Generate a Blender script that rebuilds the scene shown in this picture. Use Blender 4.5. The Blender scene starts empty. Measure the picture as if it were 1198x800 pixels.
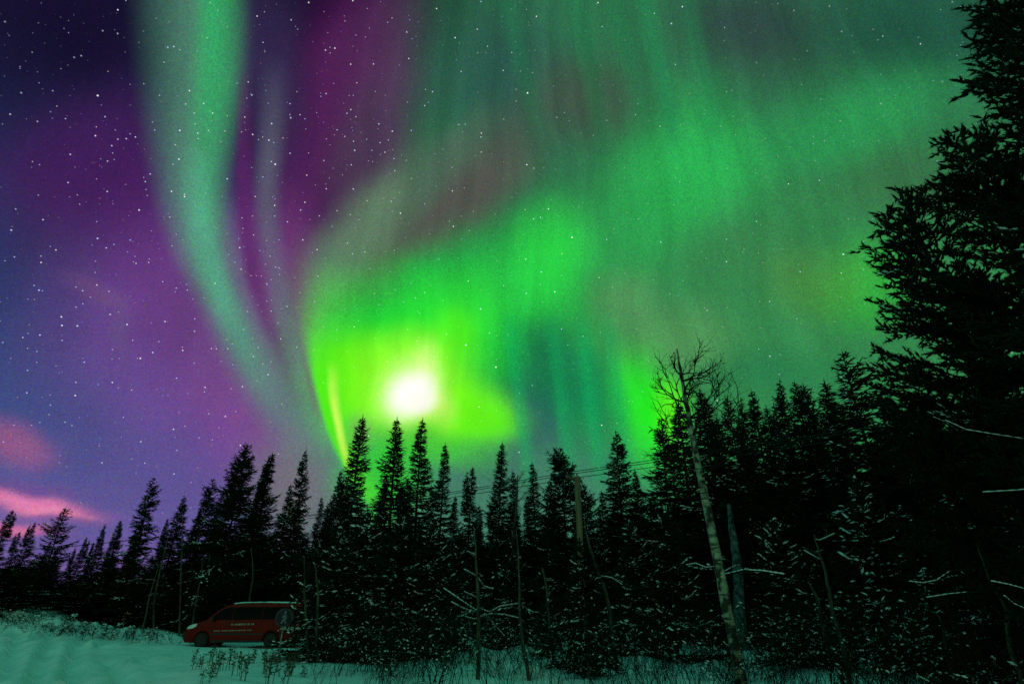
import bpy, bmesh, math, random
import numpy as np
from mathutils import Vector, Matrix

C = bpy.context
SC = C.scene
COL = SC.collection
R = math.radians

# ------------------------------------------------------------------ camera
PITCH, EYE, FPX = R(25.4), 1.6, 666.0        # FPX: focal length in pixels of the 1198 px wide photograph
cam_d = bpy.data.cameras.new('camera')
cam_d.sensor_width = 36.0
cam_d.lens = 36.0 * FPX / 1198.0
cam_d.clip_start, cam_d.clip_end = 0.1, 3000
cam = bpy.data.objects.new('camera', cam_d)
COL.objects.link(cam)
cam.location = (0, 0, EYE)
cam.rotation_euler = (math.pi / 2 + PITCH, 0, 0)
SC.camera = cam
SC.view_settings.view_transform = 'Standard'
SC.view_settings.look = 'None'
SC.view_settings.exposure = 0.0
SC.view_settings.gamma = 1.0
SC.view_settings.use_curve_mapping = False
SC.cycles.use_denoising = False
SC.cycles.max_bounces = 4
SC.cycles.diffuse_bounces = 2
SC.cycles.glossy_bounces = 2
SC.cycles.transmission_bounces = 2
SC.cycles.caustics_reflective = False
SC.cycles.caustics_refractive = False


def azel(px, py):
    """compass bearing and height (degrees) of a direction measured on the photograph"""
    x, u = px - 599.0, 400.0 - py
    f = FPX * math.cos(PITCH) - u * math.sin(PITCH)
    w = FPX * math.sin(PITCH) + u * math.cos(PITCH)
    return math.degrees(math.atan2(x, f)), math.degrees(math.atan2(w, math.hypot(x, f)))


def lin(c):
    return tuple((v / 255 / 12.92) if v / 255 <= 0.04045 else ((v / 255 + 0.055) / 1.055) ** 2.4 for v in c) + (1.0,)


# ------------------------------------------------------------------ night sky with aurora (World, by bearing and height)
W = bpy.data.worlds.new('World')
SC.world = W
W.use_nodes = True
NT = W.node_tree
NT.nodes.clear()
LK = NT.links.new


def nd(t, **kw):
    n = NT.nodes.new(t)
    for k, v in kw.items():
        setattr(n, k, v)
    return n


def put(sock, v):
    if isinstance(v, bpy.types.NodeSocket):
        LK(v, sock)
    else:
        sock.default_value = v


def math_n(op, a, b=None, c=None, clamp=False):
    n = nd('ShaderNodeMath', operation=op, use_clamp=clamp)
    put(n.inputs[0], a)
    if b is not None:
        put(n.inputs[1], b)
    if c is not None:
        put(n.inputs[2], c)
    return n.outputs[0]


def vmath(op, a, b=None):
    n = nd('ShaderNodeVectorMath', operation=op)
    put(n.inputs[0], a)
    if b is not None:
        put(n.inputs[1], b)
    return n.outputs['Value'] if op in ('DOT_PRODUCT', 'LENGTH') else n.outputs['Vector']


def ramp01(v, a, b, lo=0.0, hi=1.0, kind='SMOOTHSTEP'):
    n = nd('ShaderNodeMapRange', interpolation_type=kind)
    for k, q in zip(('Value', 'From Min', 'From Max', 'To Min', 'To Max'), (v, a, b, lo, hi)):
        put(n.inputs[k], q)
    return n.outputs[0]


def mix(f, a, b, blend='MIX'):
    n = nd('ShaderNodeMix', data_type='RGBA', blend_type=blend)
    put(n.inputs[0], f)
    put(n.inputs[6], a)
    put(n.inputs[7], b)
    return n.outputs[2]


def comb(x, y, z=0.0):
    n = nd('ShaderNodeCombineXYZ')
    for i, q in enumerate((x, y, z)):
        put(n.inputs[i], q)
    return n.outputs[0]


geo = nd('ShaderNodeTexCoord')
DIR = geo.outputs['Generated']
sep = nd('ShaderNodeSeparateXYZ')
LK(DIR, sep.inputs[0])
DX, DY, DZ = sep.outputs
AZ = math_n('MULTIPLY', math_n('ARCTAN2', DX, DY), 180 / math.pi)
EL = math_n('MULTIPLY', math_n('ARCSINE', DZ), 180 / math.pi)
# slow wobble so that no edge is a clean ellipse
wob = nd('ShaderNodeTexNoise')
wob.inputs['Scale'].default_value = 5.0
wob.inputs['Detail'].default_value = 2.0
LK(DIR, wob.inputs['Vector'])
wsep = nd('ShaderNodeSeparateXYZ')
LK(wob.outputs['Color'], wsep.inputs[0])
AZW = math_n('ADD', AZ, math_n('MULTIPLY_ADD', wsep.outputs[0], 5.0, -2.5))
ELW = math_n('ADD', EL, math_n('MULTIPLY_ADD', wsep.outputs[1], 5.0, -2.5))
QW = comb(AZW, ELW, 1.0)
QS = comb(AZ, EL, 1.0)
ELN = math_n('DIVIDE', EL, 70.0, clamp=True)

sky = None


def blob(px, py, rx, ry, rot, col, alpha, soft=True, blend='MIX', inner=0.0):
    """soft elliptical patch of sky light centred on the bearing seen at (px, py)"""
    global sky
    a0, e0 = azel(px, py)
    ax, ex = azel(px + 5, py)
    ay, ey = azel(px, py + 5)
    J = np.array([[(ax - a0) / 5, (ay - a0) / 5], [(ex - e0) / 5, (ey - e0) / 5]])
    t = R(rot)
    RM = np.array([[math.cos(t), math.sin(t)], [-math.sin(t), math.cos(t)]])
    A = np.diag([1 / rx, 1 / ry]) @ RM @ np.linalg.inv(J)
    c = -A @ np.array([a0, e0])
    q = QW if soft else QS
    r1 = vmath('DOT_PRODUCT', q, (A[0, 0], A[0, 1], c[0]))
    r2 = vmath('DOT_PRODUCT', q, (A[1, 0], A[1, 1], c[1]))
    r = vmath('LENGTH', comb(r1, r2))
    f = ramp01(r, 1.0, inner, 0.0, alpha, 'SMOOTHERSTEP')
    sky = mix(f, sky, lin(col), blend)


def fcurve(pts):
    n = nd('ShaderNodeFloatCurve')
    LK(ELN, n.inputs['Value'])
    cv = n.mapping.curves[0]
    pts = sorted(pts)
    cv.points[0].location = pts[0]
    cv.points[1].location = pts[-1]
    for p in pts[1:-1]:
        cv.points.new(*p)
    for p in cv.points:
        p.handle_type = 'AUTO_CLAMPED'
    n.mapping.use_clip = False
    n.mapping.update()
    return n.outputs[0]


def ribbon(pts, col, col2=None, blend='MIX'):
    """aurora curtain: (px, py, soft width to the left, soft width to the right, strength) along its length"""
    global sky
    cc, wl, wr, al = [], [], [], []
    for px, py, l, r, a in pts:
        z, e = azel(px, py)
        zl, _ = azel(px - l, py)
        zr, _ = azel(px + r, py)
        k = e / 70
        cc.append((k, (z + 70) / 140))
        wl.append((k, (z - zl) / 50))
        wr.append((k, (zr - z) / 50))
        al.append((k, a))
    d = math_n('SUBTRACT', AZ, math_n('MULTIPLY_ADD', fcurve(cc), 140.0, -70.0))
    w1 = math_n('MULTIPLY', fcurve(wl), -50.0)
    w2 = math_n('MULTIPLY', fcurve(wr), 50.0)
    f = math_n('MULTIPLY', ramp01(d, w1, 0.0), ramp01(d, w2, 0.0))
    f = math_n('MULTIPLY', f, fcurve(al), clamp=True)
    sky = mix(f, sky, lin(col), blend)


# base: dark blue-violet above, dusky blue towards the horizon on the left
g = nd('ShaderNodeValToRGB')
LK(math_n('DIVIDE', EL, 60.0, clamp=True), g.inputs[0])
els = g.color_ramp.elements
els[0].position, els[0].color = 0.0, lin((128, 92, 158))
els[1].position, els[1].color = 1.0, lin((14, 9, 32))
for p, c in ((0.10, (96, 88, 152)), (0.22, (62, 82, 138)), (0.36, (38, 58, 104)), (0.52, (30, 38, 76)), (0.70, (26, 20, 52))):
    e = els.new(p)
    e.color = lin(c)
sky = g.outputs[0]
GRAIN = 0.22
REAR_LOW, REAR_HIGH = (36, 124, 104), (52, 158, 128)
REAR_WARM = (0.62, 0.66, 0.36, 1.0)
MOON = 0.12
# violet veil on the left
blob(250, 400, 270, 330, -35, (116, 72, 148), 0.85)
blob(120, 210, 180, 170, -20, (66, 26, 88), 0.8)
blob(210, 330, 110, 190, -30, (92, 40, 112), 0.55)
blob(280, 470, 110, 130, 0, (134, 74, 150), 0.6)
blob(410, 130, 120, 300, 10, (84, 24, 86), 0.85)
blob(330, 330, 80, 220, 0, (98, 46, 108), 0.8)
blob(60, 40, 160, 130, 0, (18, 13, 40), 0.7)
blob(315, 90, 90, 190, -4, (54, 42, 80), 0.85)
blob(300, 380, 150, 200, -15, (112, 78, 128), 0.6)
# grey-green haze over the middle and the right
blob(820, 200, 560, 420, 0, (46, 112, 74), 1.0, inner=0.45)
blob(900, 430, 520, 330, 0, (52, 132, 76), 1.0, inner=0.4)
blob(560, 420, 250, 200, 0, (40, 150, 66), 1.0, inner=0.3)
blob(590, 90, 160, 160, 0, (44, 84, 78), 0.8)
blob(425, 140, 100, 240, 14, (86, 28, 90), 0.7)
blob(545, 215, 170, 80, -38, (84, 80, 78), 0.9)
blob(420, 170, 60, 150, 20, (66, 60, 76), 0.6)
blob(680, 120, 110, 90, 0, (66, 78, 68), 0.75)
blob(880, 30, 190, 110, 0, (46, 62, 64), 0.85)
blob(1090, 30, 260, 130, 0, (30, 78, 64), 0.85)
blob(1060, 215, 170, 70, 0, (58, 108, 70), 0.7)
blob(470, 275, 200, 60, -47, (84, 86, 80), 0.8)
blob(428, 262, 165, 62, -52, (102, 138, 104), 0.75)
blob(400, 320, 90, 30, -55, (92, 120, 100), 0.6)
blob(520, 190, 130, 34, -50, (72, 108, 88), 0.6)
# greener patches
blob(800, 200, 170, 120, -30, (42, 184, 84), 0.85)
blob(990, 145, 200, 85, -14, (42, 160, 84), 0.65)
blob(725, 275, 190, 120, -40, (42, 164, 78), 0.55)
blob(640, 315, 85, 120, 10, (44, 226, 72), 0.85)
blob(530, 345, 190, 110, -25, (34, 186, 70), 0.75)
blob(1010, 330, 100, 90, 0, (52, 182, 58), 0.7)
blob(880, 300, 120, 70, 0, (56, 126, 74), 0.6)
blob(790, 400, 110, 80, 0, (84, 150, 88), 0.75)
blob(740, 345, 70, 60, 0, (88, 142, 90), 0.6)
blob(900, 440, 130, 50, 0, (38, 124, 76), 0.6)
blob(950, 330, 90, 70, 0, (80, 142, 64), 0.5)
blob(600, 410, 70, 90, 5, (14, 160, 70), 0.7)
blob(625, 505, 70, 95, 0, (46, 84, 96), 0.9)
blob(690, 470, 60, 110, 0, (14, 132, 80), 0.8)
blob(650, 440, 62, 125, 6, (20, 108, 78), 0.7)
blob(700, 560, 110, 70, 0, (16, 150, 92), 0.7)
blob(760, 490, 62, 130, -8, (34, 240, 30), 0.95)
blob(785, 485, 36, 70, 0, (110, 255, 20), 0.55)
blob(540, 560, 160, 50, 0, (78, 120, 100), 0.7)
blob(620, 620, 420, 150, 0, (64, 122, 98), 0.95, inner=0.3)
blob(1000, 600, 420, 200, 0, (46, 140, 80), 0.9, inner=0.3)
blob(345, 560, 110, 120, 0, (118, 112, 112), 0.75)
# core of the display
blob(535, 385, 120, 110, 0, (46, 222, 52), 0.8)
blob(455, 425, 175, 160, 10, (36, 222, 48), 1.0)
blob(535, 484, 115, 62, 14, (112, 255, 16), 0.95)
blob(575, 500, 56, 34, 24, (92, 236, 26), 0.6)
blob(475, 450, 130, 95, 0, (116, 255, 18), 0.9)
blob(528, 398, 50, 60, 0, (84, 250, 30), 0.7)
blob(415, 455, 80, 100, 0, (110, 255, 10), 0.9)
blob(420, 515, 30, 45, 0, (120, 150, 96), 0.7)
blob(490, 530, 60, 35, 0, (64, 190, 60), 0.6)
blob(452, 555, 85, 75, 0, (56, 210, 48), 0.85)
blob(525, 530, 90, 40, 12, (70, 200, 50), 0.6)
# long curtain on the left
ribbon([(236, -120, 130, 80, .8), (238, 0, 130, 76, .82), (236, 100, 112, 70, .84), (228, 200, 80, 58, .85), (240, 300, 60, 60, .85), (272, 380, 48, 54, .75), (305, 450, 50, 54, .5), (345, 520, 50, 60, .2), (370, 570, 50, 60, 0)], (84, 142, 118))
ribbon([(250, -120, 38, 60, .5), (248, 0, 36, 56, .62), (246, 90, 36, 52, .58), (242, 160, 34, 44, .42), (244, 230, 25, 30, .3), (250, 300, 25, 30, 0)], (34, 186, 98))
ribbon([(232, 170, 30, 30, 0), (235, 220, 36, 22, .6), (245, 300, 36, 26, .65), (268, 370, 30, 30, .45), (300, 440, 30, 30, .2), (330, 500, 30, 30, 0)], (84, 176, 138))
ribbon([(285, 60, 12, 18, 0), (284, 170, 14, 20, .55), (286, 260, 14, 22, .7), (300, 340, 16, 22, .6), (330, 420, 18, 22, .35), (355, 490, 20, 20, 0)], (92, 34, 100))
ribbon([(322, 60, 30, 30, 0), (318, 150, 26, 26, .4), (312, 230, 22, 24, .6), (318, 300, 22, 26, .5), (340, 380, 22, 20, .4), (365, 460, 22, 14, .3), (385, 520, 20, 14, 0)], (96, 104, 118))
ribbon([(340, 200, 30, 50, 0), (346, 290, 24, 44, .35), (350, 360, 20, 40, .5), (361, 430, 14, 18, .5), (376, 500, 12, 8, 0)], (112, 52, 106))
ribbon([(326, 330, 5, 8, 0), (334, 380, 5, 8, .35), (350, 440, 6, 8, .25), (360, 480, 6, 8, 0)], (112, 92, 124))
# sharp lower edge of the bright arc
ribbon([(385, 300, 50, 70, 0), (374, 370, 34, 60, .3), (371, 420, 18, 60, .75), (378, 470, 9, 46, .95), (392, 515, 9, 36, .9), (412, 555, 10, 30, .7), (440, 600, 14, 30, .3), (450, 640, 14, 30, 0)], (84, 238, 20))
ribbon([(388, 420, 8, 14, 0), (389, 460, 8, 12, .6), (396, 500, 7, 9, .9), (404, 535, 7, 8, .5), (412, 560, 7, 8, 0)], (206, 255, 90))
# faint rays high in the middle
for x, s, h in ((690, .35, 200), (770, .5, 180), (735, .3, 150), (820, .3, 210), (610, .3, 170)):
    ribbon([(x - 30, -100, 24, 24, s), (x - 12, 20, 22, 22, s), (x + 8, h * .6, 20, 20, s), (x + 22, h, 20, 20, 0)], (30, 126, 76))
for x, s in ((606, .45), (655, .4), (690, .45), (722, .35)):
    ribbon([(x - 12, 360, 14, 16, 0), (x - 4, 430, 13, 16, s), (x + 6, 510, 13, 16, s), (x + 14, 580, 14, 16, 0)], (16, 170, 92))
# moon glare
blob(474, 456, 96, 92, 0, (176, 255, 70), 0.75)
blob(500, 478, 60, 34, 20, (220, 255, 120), 0.7)
blob(490, 436, 30, 50, 10, (210, 255, 130), 0.6)
blob(477, 464, 62, 60, 0, (232, 255, 170), 0.95)
blob(478, 467, 46, 40, 20, (255, 255, 248), 1.0, inner=0.15)
blob(490, 476, 30, 22, 30, (255, 255, 240), 0.9)
# thin cloud banks lit pink low in the left
blob(20, 520, 80, 42, 12, (160, 92, 140), 0.75)
blob(60, 588, 125, 24, 7, (196, 104, 152), 0.55)
blob(34, 580, 118, 15, 9, (228, 128, 172), 0.8)
blob(70, 592, 80, 9, 6, (236, 140, 176), 0.6)
blob(10, 612, 110, 16, 4, (224, 116, 160), 0.7)
blob(40, 566, 110, 14, 5, (116, 72, 138), 0.5)
blob(120, 355, 70, 22, 20, (112, 78, 124), 0.5)
blob(150, 395, 16, 60, 0, (100, 88, 130), 0.3)
# slow vertical rays and the mottling of the glow
nz = nd('ShaderNodeTexNoise')
nz.inputs['Scale'].default_value = 1.0
nz.inputs['Detail'].default_value = 3.0
LK(comb(math_n('MULTIPLY', AZW, 0.42), math_n('MULTIPLY', EL, 0.028)), nz.inputs['Vector'])
rays = math_n('MULTIPLY', ramp01(EL, 12.0, 24.0), ramp01(AZ, -30.0, -8.0, 0.4, 1.0))
sky = mix(rays, sky, ramp01(nz.outputs[0], 0.28, 0.72, 0.86, 1.14, 'LINEAR'), 'MULTIPLY')
nz3 = nd('ShaderNodeTexNoise')
nz3.inputs['Scale'].default_value = 9.0
nz3.inputs['Detail'].default_value = 4.0
LK(DIR, nz3.inputs['Vector'])
sky = mix(1.0, sky, ramp01(nz3.outputs[0], 0.25, 0.75, 0.90, 1.10, 'LINEAR'), 'MULTIPLY')
# fine colour grain in the manner of camera noise
gr = nd('ShaderNodeTexWhiteNoise', noise_dimensions='3D')
snap = vmath('FLOOR', vmath('SCALE', DIR))
snap.node.inputs[0].links[0].from_node.inputs['Scale'].default_value = 620.0
LK(snap, gr.inputs[0])
sky = mix(GRAIN, sky, gr.outputs['Color'], 'OVERLAY')
# overhead and behind the camera: calm teal-green glow, unseen warm fill glow added low behind
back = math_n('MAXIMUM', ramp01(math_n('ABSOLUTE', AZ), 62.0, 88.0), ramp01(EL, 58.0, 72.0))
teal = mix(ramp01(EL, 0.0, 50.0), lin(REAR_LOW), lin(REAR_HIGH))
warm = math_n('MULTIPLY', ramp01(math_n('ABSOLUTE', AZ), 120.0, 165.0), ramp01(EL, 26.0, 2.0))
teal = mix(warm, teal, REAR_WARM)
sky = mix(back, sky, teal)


def stars(scale, rad, keep, gain, band=False):
    """points of light: one candidate per cell of a 3-D lattice cut by the sphere of directions"""
    global sky
    v = nd('ShaderNodeTexVoronoi', feature='F1', voronoi_dimensions='3D')
    v.inputs['Scale'].default_value = scale
    LK(DIR, v.inputs['Vector'])
    s = nd('ShaderNodeSeparateColor')
    LK(v.outputs['Color'], s.inputs[0])
    on = ramp01(s.outputs[0], keep, 1.0, 0.0, 1.0, 'LINEAR')
    p = math_n('POWER', on, 3.2)
    size = math_n('MULTIPLY_ADD', p, rad * 0.8, rad * 0.58)
    f = ramp01(v.outputs['Distance'], size, 0.0, 0.0, 1.0)
    f = math_n('MULTIPLY', f, math_n('MULTIPLY_ADD', p, gain * 1.3, gain * 0.13))
    f = math_n('MULTIPLY', f, math_n('GREATER_THAN', s.outputs[0], keep))
    if band:
        f = math_n('MULTIPLY', f, BAND)
    f = math_n('MULTIPLY', f, ramp01(EL, 4.0, 16.0))
    tint = mix(s.outputs[1], (0.42, 0.56, 1.0, 1.0), (1.0, 0.90, 0.82, 1.0))
    sky = mix(f, sky, tint, 'ADD')


# the milky way crosses the left half
a1, e1 = azel(180, 330)
a2, e2 = azel(470, -40)
dx, dy = a2 - a1, e2 - e1
ln = math.hypot(dx, dy)
BAND = ramp01(math_n('ABSOLUTE', vmath('DOT_PRODUCT', QS, (dy / ln, -dx / ln, -(a1 * dy - e1 * dx) / ln))), 26.0, 4.0, 0.25, 1.0)
stars(38.0, 0.049, 0.10, 2.6)
stars(80.0, 0.082, 0.10, 1.7)
stars(150.0, 0.16, 0.1, 1.1, True)
low = ramp01(EL, -1.0, -6.0)
sky = mix(low, sky, (0.004, 0.012, 0.010, 1.0))
bg = nd('ShaderNodeBackground')
LK(sky, bg.inputs[0])
bg.inputs[1].default_value = 1.0
out = nd('ShaderNodeOutputWorld')
LK(bg.outputs[0], out.inputs[0])

# ------------------------------------------------------------------ the moon behind the trees
ma, me = azel(478, 467)
sd = bpy.data.lights.new('moon', 'SUN')
sd.energy = MOON
sd.angle = R(0.5)
sd.color = (0.95, 1.0, 0.88)
so = bpy.data.objects.new('moon', sd)
COL.objects.link(so)
md = Vector((math.sin(R(ma)) * math.cos(R(me)), math.cos(R(ma)) * math.cos(R(me)), math.sin(R(me))))
so.rotation_euler = (-md).to_track_quat('-Z', 'Y').to_euler()
so.location = md * 200



# ------------------------------------------------------------------ helpers
def pt(px, py, d):
    """point at horizontal distance d on the bearing seen at (px, py)"""
    a, e = azel(px, py)
    return Vector((d * math.sin(R(a)), d * math.cos(R(a)), EYE + d * math.tan(R(e))))


def sstep(x, a, b):
    t = np.clip((np.asarray(x, float) - a) / (b - a), 0, 1)
    return t * t * (3 - 2 * t)


def gz(x, y):
    """height of the snow: a low swell that climbs towards the far left"""
    x = np.asarray(x, float)
    y = np.asarray(y, float)
    z = 0.10 * sstep(y, 14, 27)
    z = z + 2.3 * sstep(-x, 12.5, 34) * sstep(y, 12, 38)
    z = z + 0.05 * np.sin(x * 0.9 + 1.3 * np.sin(y * 0.35)) * np.sin(y * 0.7 + x * 0.2)
    z = z + 0.18 * sstep(x, -8, 0) * sstep(y, 16, 22) * (np.sin(x * 1.7 + y * 0.6) * np.sin(y * 1.1 - x * 0.8))
    return z


def ground_hit(px, py):
    a, e = azel(px, py)
    best = None
    for d in np.arange(6, 90, 0.1):
        z = EYE + d * math.tan(R(e))
        if z <= float(gz(d * math.sin(R(a)), d * math.cos(R(a)))):
            best = d
            break
    d = best if best else 60.0
    x, y = d * math.sin(R(a)), d * math.cos(R(a))
    return Vector((x, y, float(gz(x, y))))


def base_at(px, py, d):
    """ground position under the bearing of (px, py) at distance d, and the height reached by (px, py)"""
    p = pt(px, py, d)
    z0 = float(gz(p.x, p.y))
    return Vector((p.x, p.y, z0)), p.z - z0


def tag(o, label=None, cat=None, group=None, kind=None):
    if label:
        o['label'] = label
    if cat:
        o['category'] = cat
    if group:
        o['group'] = group
    if kind:
        o['kind'] = kind
    return o


def empty(name, loc, label, cat, group=None, rz=0.0, sc=None):
    o = bpy.data.objects.new(name, None)
    o.empty_display_size = 0.3
    COL.objects.link(o)
    o.location = loc
    o.rotation_euler = (0, 0, rz)
    if sc:
        o.scale = sc
    return tag(o, label, cat, group)


def link(name, me, parent=None):
    o = bpy.data.objects.new(name, me)
    COL.objects.link(o)
    if parent:
        o.parent = parent
    return o


class MB:
    """collects polygons, gives one mesh"""

    def __init__(self):
        self.v, self.f, self.n = [], [], 0

    def add(self, V, F):
        V = np.asarray(V, float).reshape(-1, 3)
        self.v.append(V)
        k = self.n
        self.f.extend([tuple(int(i) + k for i in q) for q in F])
        self.n += len(V)

    def box(self, c, s, rot=None):
        V = np.array([(x, y, z) for x in (-.5, .5) for y in (-.5, .5) for z in (-.5, .5)]) * np.array(s)
        if rot is not None:
            V = V @ np.array(rot.to_3x3()).T
        self.add(V + np.array(c), [(0, 1, 3, 2), (4, 6, 7, 5), (0, 4, 5, 1), (2, 3, 7, 6), (0, 2, 6, 4), (1, 5, 7, 3)])

    def tube(self, P, rad, n=6, cap=True):
        P = [Vector(p) for p in P]
        m = len(P)
        if not hasattr(rad, '__len__'):
            rad = [rad] * m
        V = []
        up = Vector((0.31, 0.87, 0.38))
        for i, p in enumerate(P):
            t = (P[min(i + 1, m - 1)] - P[max(i - 1, 0)])
            t = t.normalized() if t.length > 1e-9 else Vector((0, 0, 1))
            a = t.cross(up)
            if a.length < 0.05:
                a = t.cross(Vector((1, 0, 0)))
            a.normalize()
            b = t.cross(a)
            for k in range(n):
                w = 2 * math.pi * k / n
                V.append(p + (a * math.cos(w) + b * math.sin(w)) * rad[i])
        F = []
        for i in range(m - 1):
            for k in range(n):
                q = (k + 1) % n
                F.append((i * n + k, i * n + q, (i + 1) * n + q, (i + 1) * n + k))
        if cap:
            F.append(tuple(range(n))[::-1])
            F.append(tuple((m - 1) * n + k for k in range(n)))
        self.add(V, F)

    def lathe(self, prof, c=(0, 0, 0), axis='Z', n=20):
        """revolved profile of (radius, height); the axis may lie along X, Y or Z"""
        V = []
        for r, h in prof:
            for k in range(n):
                w = 2 * math.pi * k / n
                q = (r * math.cos(w), r * math.sin(w), h)
                if axis == 'Y':
                    q = (q[0], q[2], q[1])
                elif axis == 'X':
                    q = (q[2], q[0], q[1])
                V.append((q[0] + c[0], q[1] + c[1], q[2] + c[2]))
        F = []
        for i in range(len(prof) - 1):
            for k in range(n):
                q = (k + 1) % n
                F.append((i * n + k, i * n + q, (i + 1) * n + q, (i + 1) * n + k))
        F.append(tuple(range(n)))
        F.append(tuple((len(prof) - 1) * n + k for k in range(n)))
        self.add(V, F)

    def mesh(self, name, mat, smooth=False, bevel=0.0):
        me = bpy.data.meshes.new(name)
        V = np.concatenate(self.v) if self.v else np.zeros((0, 3))
        me.from_pydata(V.tolist(), [], self.f)
        if bevel:
            bm = bmesh.new()
            bm.from_mesh(me)
            bmesh.ops.bevel(bm, geom=bm.edges[:] + bm.verts[:], offset=bevel, segments=2, affect='EDGES', clamp_overlap=True)
            bm.to_mesh(me)
            bm.free()
        bm = bmesh.new()
        bm.from_mesh(me)
        bmesh.ops.recalc_face_normals(bm, faces=bm.faces[:])
        bm.to_mesh(me)
        bm.free()
        me.materials.append(mat)
        if smooth:
            me.polygons.foreach_set('use_smooth', [True] * len(me.polygons))
        return me

    def build(self, name, mat, parent=None, smooth=False, bevel=0.0):
        return link(name, self.mesh(name, mat, smooth, bevel), parent)


def tri_mesh(name, V, T, mat, smooth=False, V2=None, T2=None, mat2=None):
    k = len(T)
    if V2 is not None:
        T = np.concatenate([T, T2 + len(V)])
        V = np.concatenate([V, V2])
    me = bpy.data.meshes.new(name)
    V = np.ascontiguousarray(V, dtype=np.float32)
    T = np.ascontiguousarray(T, dtype=np.int32)
    me.vertices.add(len(V))
    me.vertices.foreach_set('co', V.ravel())
    me.loops.add(T.size)
    me.loops.foreach_set('vertex_index', T.ravel())
    me.polygons.add(len(T))
    me.polygons.foreach_set('loop_start', np.arange(0, T.size, 3, dtype=np.int32))
    if smooth:
        me.polygons.foreach_set('use_smooth', np.ones(len(T), dtype=bool))
    me.update(calc_edges=True)
    me.materials.append(mat)
    if mat2:
        me.materials.append(mat2)
        me.polygons.foreach_set('material_index', (np.arange(len(T)) >= k).astype(np.int32))
    me.validate()
    return me


# ------------------------------------------------------------------ materials
def mat(name, col, rough=0.8, metal=0.0, spec=0.3, vary=0.0, scale=4.0, bump=0.0, bscale=20.0, stretch=None, coat=0.0):
    m = bpy.data.materials.new(name)
    m.use_nodes = True
    nt = m.node_tree
    b = nt.nodes['Principled BSDF']
    b.inputs['Base Color'].default_value = (*col, 1)
    b.inputs['Roughness'].default_value = rough
    b.inputs['Metallic'].default_value = metal
    b.inputs['Specular IOR Level'].default_value = spec
    b.inputs['Coat Weight'].default_value = coat
    tc = nt.nodes.new('ShaderNodeTexCoord')
    mp = nt.nodes.new('ShaderNodeMapping')
    nt.links.new(tc.outputs['Object'], mp.inputs[0])
    if stretch:
        mp.inputs['Scale'].default_value = stretch
    if vary:
        n = nt.nodes.new('ShaderNodeTexNoise')
        n.inputs['Scale'].default_value = scale
        n.inputs['Detail'].default_value = 5
        nt.links.new(mp.outputs[0], n.inputs[0])
        r = nt.nodes.new('ShaderNodeValToRGB')
        r.color_ramp.elements[0].position, r.color_ramp.elements[1].position = 0.3, 0.7
        r.color_ramp.elements[0].color = (*[c * (1 - vary) for c in col], 1)
        r.color_ramp.elements[1].color = (*[min(1, c * (1 + vary)) for c in col], 1)
        nt.links.new(n.outputs[0], r.inputs[0])
        nt.links.new(r.outputs[0], b.inputs['Base Color'])
    if bump:
        n = nt.nodes.new('ShaderNodeTexNoise')
        n.inputs['Scale'].default_value = bscale
        n.inputs['Detail'].default_value = 6
        nt.links.new(mp.outputs[0], n.inputs[0])
        bp = nt.nodes.new('ShaderNodeBump')
        bp.inputs['Strength'].default_value = bump
        bp.inputs['Distance'].default_value = 0.06
        nt.links.new(n.outputs[0], bp.inputs['Height'])
        nt.links.new(bp.outputs[0], b.inputs['Normal'])
    return m


M = {}
M['ground_snow'] = mat('snow_field', (0.76, 0.80, 0.84), 0.7, vary=0.10, scale=1.3, bump=0.9, bscale=3.5)
M['snow'] = mat('loose_snow', (0.82, 0.84, 0.86), 0.7, vary=0.05, bump=0.3, bscale=30)
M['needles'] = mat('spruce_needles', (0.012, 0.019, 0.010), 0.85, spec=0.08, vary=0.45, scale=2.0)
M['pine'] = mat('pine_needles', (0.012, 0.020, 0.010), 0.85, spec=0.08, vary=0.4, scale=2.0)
M['bark'] = mat('conifer_bark', (0.035, 0.027, 0.020), 0.9, spec=0.1, vary=0.5, scale=12, bump=0.6)
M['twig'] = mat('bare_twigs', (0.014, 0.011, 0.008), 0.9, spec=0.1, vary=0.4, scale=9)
M['frosty_bark'] = mat('frosty_bark', (0.09, 0.115, 0.125), 0.85, vary=0.9, scale=5, bump=0.6)
M['grey_bark'] = mat('grey_bark', (0.075, 0.066, 0.048), 0.85, vary=0.7, scale=14, stretch=(1, 1, 0.25), bump=0.5)
M['straw'] = mat('dry_stalks', (0.085, 0.065, 0.038), 0.9, vary=0.4, scale=9)
M['pole_wood'] = mat('weathered_pole', (0.21, 0.13, 0.075), 0.85, vary=0.45, scale=10, stretch=(2, 2, 0.08), bump=0.4, bscale=30)
M['paint'] = mat('red_van_paint', (0.20, 0.006, 0.004), 0.45, spec=0.10, vary=0.2, scale=3)
M['glass'] = mat('dark_window_glass', (0.003, 0.003, 0.004), 0.12, spec=0.06)
M['black'] = mat('black_plastic', (0.018, 0.018, 0.019), 0.6, vary=0.3)
M['tyre'] = mat('tyre_rubber', (0.014, 0.014, 0.014), 0.9, vary=0.3)
M['rim'] = mat('wheel_metal', (0.022, 0.022, 0.024), 0.5, metal=0.3, vary=0.2)
M['lens'] = mat('lamp_lens', (0.72, 0.76, 0.78), 0.12, spec=0.8, vary=0.1)
M['redlens'] = mat('red_lens', (0.35, 0.02, 0.02), 0.2, spec=0.6)
M['letter'] = mat('white_lettering', (0.30, 0.27, 0.23), 0.6, vary=0.3)
M['metal'] = mat('grey_steel', (0.28, 0.29, 0.30), 0.45, metal=0.7, vary=0.2)
M['signblue'] = mat('blue_sign_face', (0.006, 0.012, 0.03), 0.5, vary=0.15)
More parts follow.
